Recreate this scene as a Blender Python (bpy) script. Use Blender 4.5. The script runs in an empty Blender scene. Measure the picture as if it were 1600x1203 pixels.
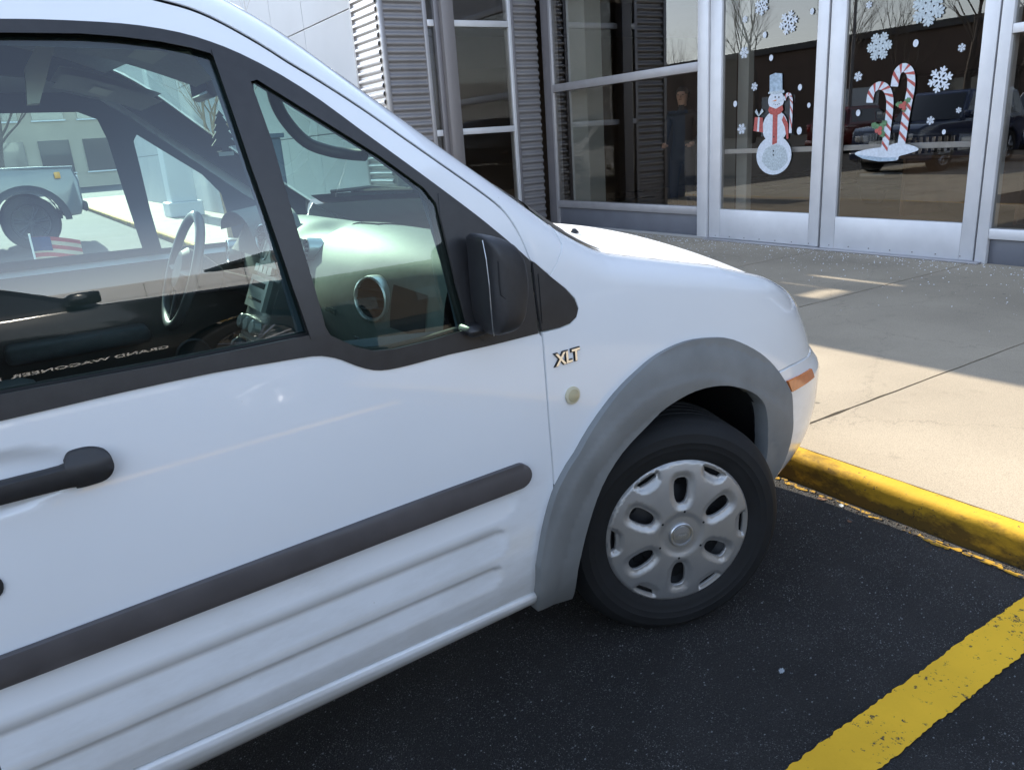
import bpy, bmesh, math, random
from mathutils import Vector, Matrix, Euler
from mathutils.geometry import delaunay_2d_cdt
R = math.radians
SC = bpy.context.scene
COL = SC.collection
# ---------------------------------------------------------------- camera, world, sun, exposure
CAM_POS = (-1.3981511806716693, -1.4243695983102609, 1.4105114954448588)
cr = ((0.8381856118152146, -0.5412504133952665, -0.06702887545981723), (-0.217759739112711, -0.21945087953526946, -0.9510110448847378), (0.5000255755134118, 0.8117199649328886, -0.30180311854225694))
cd = bpy.data.cameras.new('camera'); cam = bpy.data.objects.new('camera', cd); COL.objects.link(cam)
cd.sensor_width = 36; cd.sensor_fit = 'HORIZONTAL'; cd.lens = 1213.82 / 1600 * 36
cd.clip_start = .02; cd.clip_end = 3000
mm = Matrix.Identity(4)
for i in range(3):
    mm[i][0] = cr[0][i]; mm[i][1] = -cr[1][i]; mm[i][2] = -cr[2][i]; mm[i][3] = CAM_POS[i]
cam.matrix_world = mm
SC.camera = cam
SUN_EL, SUN_AZ = 29., -1.2        # azimuth measured from +Y towards +X
w = bpy.data.worlds.new('World'); SC.world = w; w.use_nodes = True
nt = w.node_tree; bg = nt.nodes['Background']; sky = nt.nodes.new('ShaderNodeTexSky')
sky.sky_type = 'NISHITA'; sky.sun_disc = False; sky.sun_elevation = R(SUN_EL); sky.sun_rotation = R(SUN_AZ)
sky.air_density = 1.0; sky.dust_density = .2; sky.ozone_density = 1.4; sky.altitude = 200
hz_tc = nt.nodes.new('ShaderNodeTexCoord'); hz_s = nt.nodes.new('ShaderNodeSeparateXYZ'); nt.links.new(hz_tc.outputs['Generated'], hz_s.inputs[0])
hz_r = nt.nodes.new('ShaderNodeMapRange'); hz_r.inputs[1].default_value = .0; hz_r.inputs[2].default_value = .35; hz_r.inputs[3].default_value = .25; hz_r.inputs[4].default_value = .72; nt.links.new(hz_s.outputs[2], hz_r.inputs[0])
hz_h = nt.nodes.new('ShaderNodeHueSaturation'); nt.links.new(hz_r.outputs[0], hz_h.inputs['Saturation']); nt.links.new(sky.outputs[0], hz_h.inputs['Color'])   # hazy pale horizon, the same all round
nt.links.new(hz_h.outputs[0], bg.inputs[0]); bg.inputs[1].default_value = .13
sd = bpy.data.lights.new('sun', 'SUN'); sun = bpy.data.objects.new('sun', sd); COL.objects.link(sun)
sd.energy = 2.8; sd.angle = R(.53); sd.color = (1., .92, .78)
ds = Vector((math.sin(R(SUN_AZ)) * math.cos(R(SUN_EL)), math.cos(R(SUN_AZ)) * math.cos(R(SUN_EL)), math.sin(R(SUN_EL))))
sun.rotation_euler = ds.to_track_quat('Z', 'Y').to_euler(); sun.location = (0, 20, 15)
SC.view_settings.view_transform = 'Standard'; SC.view_settings.look = 'None'
SC.view_settings.exposure = 2.26; SC.view_settings.gamma = 1; SC.view_settings.use_curve_mapping = False
SC.render.engine = 'CYCLES'; SC.cycles.max_bounces = 10; SC.cycles.transparent_max_bounces = 24
SC.cycles.glossy_bounces = 6; SC.cycles.diffuse_bounces = 4; SC.cycles.caustics_reflective = False; SC.cycles.caustics_refractive = False
rnd = random.Random(7)

# ---------------------------------------------------------------- materials
def mat(name, col, rough=.5, metal=0., spec=.5, coat=0., noise=None, bump=None, emis=None):
    """noise=(scale, amount, detail) varies the colour; bump=(scale, strength, distance)"""
    m = bpy.data.materials.new(name); m.use_nodes = True
    n = m.node_tree.nodes; L = m.node_tree.links; b = n['Principled BSDF']
    b.inputs['Base Color'].default_value = (*col, 1); b.inputs['Roughness'].default_value = rough
    b.inputs['Metallic'].default_value = metal; b.inputs['Specular IOR Level'].default_value = spec
    b.inputs['Coat Weight'].default_value = coat; b.inputs['Coat Roughness'].default_value = .03
    if emis: b.inputs['Emission Color'].default_value = (*emis[0], 1); b.inputs['Emission Strength'].default_value = emis[1]
    tc = n.new('ShaderNodeTexCoord')
    if noise:
        t = n.new('ShaderNodeTexNoise'); t.inputs['Scale'].default_value = noise[0]; t.inputs['Detail'].default_value = noise[2] if len(noise) > 2 else 5
        L.new(tc.outputs['Object'], t.inputs['Vector'])
        r = n.new('ShaderNodeMapRange'); r.inputs[3].default_value = 1 - noise[1]; r.inputs[4].default_value = 1 + noise[1]
        r.inputs[1].default_value = .3; r.inputs[2].default_value = .7
        L.new(t.outputs[0], r.inputs[0])
        mx = n.new('ShaderNodeVectorMath'); mx.operation = 'SCALE'; mx.inputs[0].default_value = col
        L.new(r.outputs[0], mx.inputs['Scale']); L.new(mx.outputs[0], b.inputs['Base Color'])
        r2 = n.new('ShaderNodeMapRange'); r2.inputs[3].default_value = max(0, rough - .5 * noise[1] * rough); r2.inputs[4].default_value = min(1, rough + .5 * noise[1] * rough)
        L.new(t.outputs[0], r2.inputs[0]); L.new(r2.outputs[0], b.inputs['Roughness'])
    if bump:
        t2 = n.new('ShaderNodeTexNoise'); t2.inputs['Scale'].default_value = bump[0]; t2.inputs['Detail'].default_value = 4
        L.new(tc.outputs['Object'], t2.inputs['Vector'])
        bp = n.new('ShaderNodeBump'); bp.inputs['Strength'].default_value = bump[1]; bp.inputs['Distance'].default_value = bump[2]
        L.new(t2.outputs[0], bp.inputs['Height']); L.new(bp.outputs[0], b.inputs['Normal'])
    return m
def glassmat(name, tint, ior=1.5, rough=0., boost=1.6, col=(1, 1, 1)):
    """thin pane: tinted transmission plus a mirror reflection that follows Fresnel (both faces of the pane)"""
    m = bpy.data.materials.new(name); m.use_nodes = True
    n = m.node_tree.nodes; L = m.node_tree.links; n.clear()
    o = n.new('ShaderNodeOutputMaterial'); tr = n.new('ShaderNodeBsdfTransparent'); gl = n.new('ShaderNodeBsdfGlossy')
    tr.inputs[0].default_value = (*tint, 1); gl.inputs['Roughness'].default_value = rough; gl.inputs[0].default_value = (*col, 1)
    fr = n.new('ShaderNodeFresnel'); fr.inputs[0].default_value = ior
    ge = n.new('ShaderNodeNewGeometry')
    # the pane reflects alike from both sides
    ml = n.new('ShaderNodeMath'); ml.operation = 'MULTIPLY'; ml.inputs[1].default_value = boost; ml.use_clamp = True
    ly = n.new('ShaderNodeLayerWeight'); 
    # Schlick term from the facing value keeps it symmetric
    p5 = n.new('ShaderNodeMath'); p5.operation = 'POWER'; p5.inputs[1].default_value = 5
    ly.inputs[0].default_value = .5; L.new(ly.outputs['Facing'], p5.inputs[0])
    f0 = ((ior - 1) / (ior + 1)) ** 2
    ma = n.new('ShaderNodeMath'); ma.operation = 'MULTIPLY_ADD'; ma.inputs[1].default_value = 1 - f0; ma.inputs[2].default_value = f0
    L.new(p5.outputs[0], ma.inputs[0]); L.new(ma.outputs[0], ml.inputs[0])
    mx = n.new('ShaderNodeMixShader'); L.new(ml.outputs[0], mx.inputs[0]); L.new(tr.outputs[0], mx.inputs[1]); L.new(gl.outputs[0], mx.inputs[2])
    L.new(mx.outputs[0], o.inputs[0]); n.remove(fr); n.remove(ge)
    return m

# ---------------------------------------------------------------- object helpers
def link(name, me, m=None, parent=None):
    o = bpy.data.objects.new(name, me); COL.objects.link(o)
    if m is not None and me is not None:
        for q in (m if isinstance(m, (list, tuple)) else [m]): me.materials.append(q)
    if parent is not None: o.parent = parent
    return o
def tag(o, label=None, cat=None, group=None, kind=None):
    if label: o['label'] = label
    if cat: o['category'] = cat
    if group: o['group'] = group
    if kind: o['kind'] = kind
    return o
def thing(name, label, cat, loc=(0, 0, 0), rz=0., group=None):
    o = bpy.data.objects.new(name, None); COL.objects.link(o); o.location = loc; o.rotation_euler = (0, 0, rz); o.empty_display_size = .1
    return tag(o, label, cat, group)
def copy_tree(o, parent=None):
    c = o.copy(); COL.objects.link(c)
    if parent is not None: c.parent = parent
    for ch in list(o.children): copy_tree(ch, c)
    return c
def smooth(me, ang=35):
    me.polygons.foreach_set('use_smooth', [True] * len(me.polygons))
    bm = bmesh.new(); bm.from_mesh(me)
    for e in bm.edges:
        if len(e.link_faces) == 2 and e.calc_face_angle(0) > R(ang): e.smooth = False
    bm.to_mesh(me); bm.free()
class MB:
    """collects simple shapes into one mesh"""
    def __init__(s): s.v = []; s.f = []; s.mi = []
    def add(s, vs, fs, k=0):
        b = len(s.v); s.v += [tuple(q) for q in vs]; s.f += [tuple(b + i for i in f) for f in fs]; s.mi += [k] * len(fs)
        return s
    def box(s, x0, x1, y0, y1, z0, z1, k=0, bev=0.):
        if bev > 0:
            b = bev; X = (x0, x1); Y = (y0, y1); Z = (z0, z1); bm = bmesh.new()
            g = bmesh.ops.create_cube(bm, size=1)
            for q in bm.verts: q.co = Vector((X[q.co.x > 0], Y[q.co.y > 0], Z[q.co.z > 0]))
            bmesh.ops.bevel(bm, geom=list(bm.edges), offset=b, segments=2, affect='EDGES', profile=.5)
            bm.verts.index_update(); s.add([q.co[:] for q in bm.verts], [[q.index for q in f.verts] for f in bm.faces], k); bm.free(); return s
        v = [(x, y, z) for x in (x0, x1) for y in (y0, y1) for z in (z0, z1)]
        return s.add(v, [(0, 1, 3, 2), (4, 6, 7, 5), (0, 4, 5, 1), (2, 3, 7, 6), (0, 2, 6, 4), (1, 5, 7, 3)], k)
    def prism(s, poly, axis, a, b, k=0, flip=False):
        """poly: 2D points; axis 'x','y','z' is the extrusion axis"""
        def P(p, t):
            if axis == 'x': return (t, p[0], p[1])
            if axis == 'y': return (p[0], t, p[1])
            return (p[0], p[1], t)
        n = len(poly); v = [P(p, a) for p in poly] + [P(p, b) for p in poly]
        return s.add(v, [tuple(range(n))[::-1], tuple(range(n, 2 * n))] + [(i, (i + 1) % n, n + (i + 1) % n, n + i) for i in range(n)], k)
    def tube(s, pts, r, seg=10, k=0, closed=False, flat=1.):
        pts = [Vector(p) for p in pts]; n = len(pts); vs = []; fs = []
        rs = r if isinstance(r, (list, tuple)) else [r] * n
        up = None
        for i, p in enumerate(pts):
            if closed: t = (pts[(i + 1) % n] - pts[i - 1]).normalized()
            else: t = (pts[min(i + 1, n - 1)] - pts[max(i - 1, 0)]).normalized()
            if up is None: up = Vector((0, 0, 1)) if abs(t.z) < .9 else Vector((1, 0, 0))
            a = t.cross(up).normalized(); up = a.cross(t).normalized()
            for j in range(seg):
                th = 2 * math.pi * j / seg; vs.append(p + rs[i] * (a * math.cos(th) + up * math.sin(th) * flat))
        m = n if closed else n - 1
        for i in range(m):
            for j in range(seg):
                q = ((i + 1) % n) * seg; fs.append((i * seg + j, i * seg + (j + 1) % seg, q + (j + 1) % seg, q + j))
        if not closed: fs += [tuple(range(seg))[::-1], tuple(range((n - 1) * seg, n * seg))]
        return s.add(vs, fs, k)
    def lathe(s, prof, seg=48, M=None, k=0, a0=0, a1=2 * math.pi):
        """prof: (radius, height) pairs; axis = local -Y (height goes to -Y), M transforms"""
        full = abs(a1 - a0 - 2 * math.pi) < 1e-6; ns = seg if full else seg + 1; vs = []; fs = []
        for r, h in prof:
            for j in range(ns):
                th = a0 + (a1 - a0) * j / seg; v = Vector((r * math.cos(th), -h, r * math.sin(th))); vs.append(M @ v if M else v)
        for i in range(len(prof) - 1):
            for j in range(seg):
                j2 = (j + 1) % ns; fs.append((i * ns + j, i * ns + j2, (i + 1) * ns + j2, (i + 1) * ns + j))
        return s.add(vs, fs, k)
    def grid(s, fn, nu, nv, k=0):
        vs = [fn(i / nu, j / nv) for i in range(nu + 1) for j in range(nv + 1)]; fs = []
        for i in range(nu):
            for j in range(nv): a = i * (nv + 1) + j; fs.append((a, a + nv + 1, a + nv + 2, a + 1))
        return s.add(vs, fs, k)
    def build(s, name, m, parent=None, sm=False, loc=None):
        me = bpy.data.meshes.new(name); me.from_pydata(s.v, [], s.f); me.update()
        bm = bmesh.new(); bm.from_mesh(me); bmesh.ops.recalc_face_normals(bm, faces=bm.faces); 
        bm.to_mesh(me); bm.free()
        o = link(name, me, m, parent)
        if any(s.mi): me.polygons.foreach_set('material_index', s.mi)
        if sm: smooth(me, sm if sm is not True else 35)
        if loc: o.location = loc
        return o
def inside(p, poly):
    x, y = p; c = False; n = len(poly); j = n - 1
    for i in range(n):
        xi, yi = poly[i]; xj, yj = poly[j]
        if (yi > y) != (yj > y) and x < (xj - xi) * (y - yi) / (yj - yi) + xi: c = not c
        j = i
    return c
def pdist(p, poly):
    d = 1e9; n = len(poly)
    for i in range(n):
        ax, ay = poly[i]; bx, by = poly[(i + 1) % n]; dx, dy = bx - ax, by - ay
        l = dx * dx + dy * dy; t = 0 if l == 0 else max(0, min(1, ((p[0] - ax) * dx + (p[1] - ay) * dy) / l))
        q = (p[0] - ax - t * dx) ** 2 + (p[1] - ay - t * dy) ** 2
        if q < d: d = q
    return math.sqrt(d)
def crs(pts, n=5, closed=False):
    """Catmull-Rom smoothing"""
    out = []; m = len(pts); rng = range(m if closed else m - 1)
    g = (lambda i: pts[i % m]) if closed else (lambda i: pts[max(0, min(m - 1, i))])
    for i in rng:
        p0, p1, p2, p3 = g(i - 1), g(i), g(i + 1), g(i + 2)
        for k in range(n):
            t = k / n; out.append(tuple(.5 * (2 * b + (c - a) * t + (2 * a - 5 * b + 4 * c - d) * t * t + (3 * b - a - 3 * c + d) * t ** 3) for a, b, c, d in zip(p0, p1, p2, p3)))
    if not closed: out.append(tuple(pts[-1]))
    return out
def resample(poly, step):
    out = []; n = len(poly)
    for i in range(n):
        a, b = poly[i], poly[(i + 1) % n]; l = math.dist(a, b)
        if l < 1e-5: continue
        k = max(1, int(l / step)); out += [(a[0] + (b[0] - a[0]) * j / k, a[1] + (b[1] - a[1]) * j / k) for j in range(k)]
    return out
def patch(name, outline, G, m, parent=None, off=0., thick=.012, step=.025, holes=(), disp=None, back=False, edge_in=.0025, label=None, rings=()):
    """skin cut to an outline on the surface G(u, v, off), with its rim turned inwards and analytic normals"""
    outline = resample(outline, step); holes = [resample(h, step * .7) for h in holes]
    V = []; E = []; loops = [outline] + holes
    for lp in loops:
        b = len(V); V += lp; E += [(b + i, b + (i + 1) % len(lp)) for i in range(len(lp))]
    rings = [resample(h, step * .7) for h in rings]
    for lp in rings:
        b = len(V); V += lp; E += [(b + i, b + (i + 1) % len(lp)) for i in range(len(lp))]
    us = [q[0] for q in outline]; vs = [q[1] for q in outline]
    u = min(us) + step / 2
    while u < max(us):
        v = min(vs) + step / 2
        while v < max(vs):
            q = (u, v)
            if inside(q, outline) and not any(inside(q, h) for h in holes) and all(pdist(q, lp) > step * .45 for lp in loops + rings): V.append(q)
            v += step
        u += step
    r = delaunay_2d_cdt([Vector(q) for q in V], E, [], 0, 1e-6)
    P = [tuple(q) for q in r[0]]; T = []
    for f in r[2]:
        c = (sum(P[i][0] for i in f) / len(f), sum(P[i][1] for i in f) / len(f))
        if inside(c, outline) and not any(inside(c, h) for h in holes):
            ar = (P[f[1]][0] - P[f[0]][0]) * (P[f[2]][1] - P[f[0]][1]) - (P[f[2]][0] - P[f[0]][0]) * (P[f[1]][1] - P[f[0]][1])
            if abs(ar) > step * step * .004: T.append(tuple(f) if ar > 0 else tuple(f)[::-1])
    D = disp or (lambda a, b: 0.)
    def S(a, b, o=0.): return Vector(G(a, b, off + D(a, b) + o))
    co = [S(*q) for q in P]; h = 2e-3; nr = []
    for q in P:
        du = S(q[0] + h, q[1]) - S(q[0] - h, q[1]); dv = S(q[0], q[1] + h) - S(q[0], q[1] - h)
        n = du.cross(dv)
        nr.append(n.normalized() if n.length > 1e-12 else Vector((0, -1, 0)))
    # orient faces along the outward normal (towards growing off)
    f0 = T[len(T) // 2]; q = P[f0[0]]; outw = S(q[0], q[1], .01) - S(q[0], q[1], 0); sgn = 1 if nr[f0[0]].dot(outw) > 0 else -1
    nr = [n * sgn for n in nr]
    F_ = [t if sgn > 0 else t[::-1] for t in T]
    cnt = {}
    for t in F_:
        for i in range(len(t)):
            e = (t[i], t[(i + 1) % len(t)]); cnt[e] = 1
    be = [e for e in cnt if (e[1], e[0]) not in cnt]
    ln = [nr[i] for t in F_ for i in t]
    if thick > 0:
        ids = {}
        for a, b in be:
            for i in (a, b):
                if i not in ids:
                    ids[i] = len(co); co.append(S(P[i][0], P[i][1], -thick))
        for a, b in be:
            f = (b, a, ids[a], ids[b]); F_.append(f)
            n = (co[f[1]] - co[f[0]]).cross(co[f[3]] - co[f[0]]); n = n.normalized() if n.length > 1e-12 else Vector((0, 0, 1))
            ln += [(n + nr[b]).normalized(), (n + nr[a]).normalized(), n, n]
    me = bpy.data.meshes.new(name); me.from_pydata([tuple(c) for c in co], [], F_); me.update()
    me.polygons.foreach_set('use_smooth', [True] * len(me.polygons))
    me.normals_split_custom_set([tuple(n) for n in ln])
    o = link(name, me, m, parent)
    if label: o['label'] = label
    return o
def txt(name, s, size, m, M, parent=None, ext=.002, bold=0., align='CENTER', scale_x=1.):
    c = bpy.data.curves.new(name, 'FONT'); c.body = s; c.size = size; c.extrude = ext; c.align_x = align; c.align_y = 'CENTER'; c.offset = bold; c.resolution_u = 4
    t = bpy.data.objects.new(name, c); COL.objects.link(t); bpy.context.view_layer.update()
    dg = bpy.context.evaluated_depsgraph_get(); me = bpy.data.meshes.new_from_object(t.evaluated_get(dg))
    bpy.data.objects.remove(t); me.transform(Matrix.Diagonal((scale_x, 1, 1, 1))); me.transform(M); me.materials.clear()
    return link(name, me, m, parent)
def frame3(o, ex, ey):
    ex = Vector(ex).normalized(); ey = Vector(ey).normalized(); ez = ex.cross(ey).normalized(); ey = ez.cross(ex)
    M = Matrix.Identity(4)
    for i in range(3): M[i][0] = ex[i]; M[i][1] = ey[i]; M[i][2] = ez[i]; M[i][3] = o[i]
    return M

# ---- body surface of the van: F(x, s) -> point; x forward, y into the cab, z up ----
def lerp(tab, x):
    if x <= tab[0][0]: return tab[0][1]
    for (a, b), (c, d) in zip(tab, tab[1:]):
        if x <= c: return b + (d - b) * (x - a) / (c - a)
    return tab[-1][1]
def smoothtab(tab, n=3):
    xs = [tab[0][0] + (tab[-1][0] - tab[0][0]) * i / 160 for i in range(161)]
    ys = [lerp(tab, x) for x in xs]
    for _ in range(n):
        ys = [ys[0]] + [(ys[i-1] + 2*ys[i] + ys[i+1]) / 4 for i in range(1, 160)] + [ys[-1]]
    return list(zip(xs, ys))
class Uni:
    def __init__(s, tab, n=3):
        t = smoothtab(tab, n); s.x0 = t[0][0]; s.dx = (t[-1][0] - s.x0) / 160; s.y = [b for a, b in t]
    def __call__(s, x):
        k = (x - s.x0) / s.dx
        if k <= 0: return s.y[0]
        if k >= 160: return s.y[160]
        i = int(k); return s.y[i] + (s.y[i+1] - s.y[i]) * (k - i)
RR = .07
XC = .20
WID = 1.79
def tap(x): return .0557 * x if x > -1.5 else -.0836 - .02 * (1 - math.exp(min(0, (x + 1.5)) * 2.0)) 
def prof(z):
    y = .12 * (min(z, 1.0) - .75) ** 2
    if z > 1.0: h = z - 1.0; y += .05 * h + h * h / 3.2
    if z < .42: y += (.42 - z) ** 2 * 1.5
    return y
NP = 3.3
BB = .85
def planxy(u, z, ins):
    """plan contour of the body at height z, moved inwards by ins"""
    if u <= XC: return u, tap(u) + ins
    v = min((u - XC) / .8, 1.); p = 1.65; k = v ** p / (v ** p + (1 - v) ** p) * math.pi / 2
    A = XN(z) - XC - ins; B = BB + .03 - ins
    x = XC + A * math.sin(k) ** (2 / NP); f = 1 - math.cos(k) ** (2 / NP)
    return x, tap(XC) * (1 - f) + ins + B * f + .0557 * (x - XC) * (1 - f)
def F(u, s, off=0.):
    x0 = planxy(u, min(s, .9), 0.)[0]
    zt = ZT(x0); sl = (ZT(x0 + .01) - ZT(x0 - .01)) / .02; c = 1 / math.sqrt(1 + sl * sl); rc = RR / c
    if s <= zt - rc: z = s; ins = 0.
    else:
        ph = min((s - zt + rc) / rc, math.pi / 2); z = zt - rc + rc * math.sin(ph); ins = RR * (1 - math.cos(ph))
    x, y = planxy(u, z, ins + prof(z) * (1 if u <= XC else 1))
    return (x, y - off, z)
def stop(x):
    sl = (ZT(x + .01) - ZT(x - .01)) / .02; c = 1 / math.sqrt(1 + sl * sl)
    return ZT(x) + (math.pi / 2 - 1) * RR / c
ZT = Uni([(-3.7,1.84),(-2.6,1.87),(-1.9,1.865),(-1.6,1.85),(-1.4,1.83),(-1.25,1.80),(-1.1,1.757),(-.967,1.695),(-.882,1.639),(-.818,1.585),(-.75,1.529),(-.696,1.485),(-.578,1.39),(-.476,1.314),(-.391,1.249),(-.331,1.202),(-.212,1.135),(-.05,1.098),(.095,1.066),(.264,1.03),(.381,1.008),(.5,.985),(.6,.952),(.7,.90),(.87,.80)],2)
XNT = [(.2,.80),(.3,.86),(.35,.92),(.4,.96),(.45,.99),(.5,1.),(.62,1.),(.65,.965),(.68,.925),(.75,.885),(.8,.848),(.85,.808),(.9,.75),(.95,.69),(1.0,.64),(1.1,.60)]
def XN(z): return lerp(XNT, z)

# outlines of the body panels, metres along (u) and up (s) the body surface
T = {
  'seam_door_top': [(-1.3179, 1.7261), (-1.1899, 1.6949), (-1.1023, 1.6728), (-1.0503, 1.6589), (-1.0047, 1.6376), (-0.9444, 1.5999), (-0.9009, 1.5682), (-0.8486, 1.5331), (-0.776, 1.4808), (-0.7, 1.4211), (-0.6179, 1.3578), (-0.5522, 1.3072), (-0.5076, 1.2678), (-0.4834, 1.2296), (-0.4685, 1.1965), (-0.4584, 1.1632), (-0.4545, 1.1499)],
  'seam_door_low': [(-0.457, 1.1248), (-0.4558, 1.0809), (-0.4531, 0.9989), (-0.4453, 0.9786), (-0.4453, 0.9318), (-0.4452, 0.8094), (-0.4424, 0.7129), (-0.4392, 0.5985), (-0.4479, 0.5463), (-0.4616, 0.4715), (-0.4764, 0.4136), (-0.4831, 0.3243), (-0.4871, 0.2905)],
  'mask_out': [(-1.3385, 1.6369), (-1.2844, 1.6376), (-1.1992, 1.6357), (-1.1388, 1.6313), (-1.0778, 1.6208), (-1.0312, 1.6062), (-0.9843, 1.5858), (-0.9215, 1.549), (-0.8577, 1.5019), (-0.7877, 1.4417), (-0.7122, 1.3793), (-0.631, 1.3117), (-0.5668, 1.2576), (-0.5333, 1.2274), (-0.4942, 1.1917), (-0.46, 1.1583), (-0.4545, 1.1499)],
  'mask_low': [(-0.4542, 0.992), (-0.5094, 0.9915), (-0.6026, 0.9913), (-0.6903, 0.9933), (-0.7796, 0.9916), (-0.8273, 0.9927), (-0.8611, 0.9991), (-0.8927, 1.0142), (-0.9226, 1.033), (-0.9476, 1.0446), (-0.9779, 1.0519), (-1.043, 1.0557), (-1.1566, 1.0609), (-1.2922, 1.0614), (-1.3853, 1.0598), (-1.4713, 1.0576)],
  'glass': [(-1.3432, 1.6163), (-1.233, 1.6168), (-1.1746, 1.6128), (-1.1141, 1.6054), (-1.0676, 1.5957), (-1.0366, 1.5864), (-1.0292, 1.5775), (-1.0246, 1.5415), (-1.0216, 1.5008), (-1.0153, 1.4054), (-1.0107, 1.3503), (-0.996, 1.2644), (-0.9857, 1.1812), (-0.9731, 1.0911), (-1.076, 1.0907), (-1.2198, 1.0915), (-1.3476, 1.0942), (-1.4622, 1.0974)],
  'quarter': [(-0.9794, 1.5375), (-0.967, 1.5407), (-0.8983, 1.4906), (-0.762, 1.3931), (-0.6837, 1.3278), (-0.6628, 1.2958), (-0.6584, 1.2219), (-0.6511, 1.129), (-0.6369, 1.0369), (-0.7247, 1.0314), (-0.8097, 1.0305), (-0.8551, 1.0362), (-0.8868, 1.0492), (-0.9161, 1.0688), (-0.9356, 1.0825), (-0.9426, 1.0996), (-0.9509, 1.1896), (-0.96, 1.286), (-0.9653, 1.3685), (-0.968, 1.4331)],
  'triangle': [(-0.4525, 1.1509), (-0.4427, 1.1462), (-0.405, 1.1119), (-0.3655, 1.0766), (-0.3415, 1.0485), (-0.3335, 1.0254), (-0.3411, 1.0076), (-0.3615, 0.9962), (-0.3929, 0.9925), (-0.4469, 0.9938), (-0.4529, 1.0288), (-0.4548, 1.082)],
  'tri_in': [(-0.4379, 1.1217), (-0.3864, 1.075), (-0.3603, 1.0429), (-0.3529, 1.0238), (-0.3676, 1.0116), (-0.4128, 1.0111), (-0.4421, 1.0123)],
  'sill_top': [(-0.4967, 0.3315), (-0.9314, 0.3431), (-1.1303, 0.3526), (-1.3803, 0.3676), (-1.4294, 0.369)],
  'arch_out': [(-0.4923, 0.4165), (-0.4716, 0.5111), (-0.4382, 0.5982), (-0.3922, 0.6579), (-0.3239, 0.7332), (-0.2391, 0.7988), (-0.1543, 0.8417), (-0.0831, 0.8661), (0.0156, 0.8777), (0.1177, 0.8674), (0.2002, 0.8462), (0.2765, 0.8012), (0.3287, 0.7478), (0.3657, 0.6815), (0.3805, 0.6044), (0.6384, 0.3669), (0.5587, 0.3342), (0.4762, 0.3242), (0.4611, 0.2846), (0.4375, 0.2391)],
  'arch_in': [(-0.3437, 0.2248), (-0.3639, 0.3102), (-0.3672, 0.381), (-0.34, 0.4779), (-0.2947, 0.5709), (-0.2265, 0.6399), (-0.1405, 0.6874), (-0.063, 0.7233), (0.0371, 0.741), (0.1349, 0.7327), (0.2164, 0.7057), (0.2719, 0.6637), (0.7366, 0.3621), (0.6815, 0.3324), (0.6121, 0.3053), (0.5428, 0.2944), (0.4549, 0.2698), (0.435, 0.2343)],
  'moulding_top': [(-1.6054, 0.6919), (-1.5544, 0.693), (-1.3667, 0.6951), (-1.083, 0.6992), (-0.8962, 0.7039), (-0.5546, 0.7045), (-0.5332, 0.6994), (-0.5159, 0.6835), (-0.5095, 0.6677), (-0.5159, 0.6542), (-0.535, 0.6458), (-0.9034, 0.6463), (-1.0916, 0.6432), (-1.3779, 0.6384), (-1.5666, 0.6394), (-1.618, 0.6383)],
}
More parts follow.
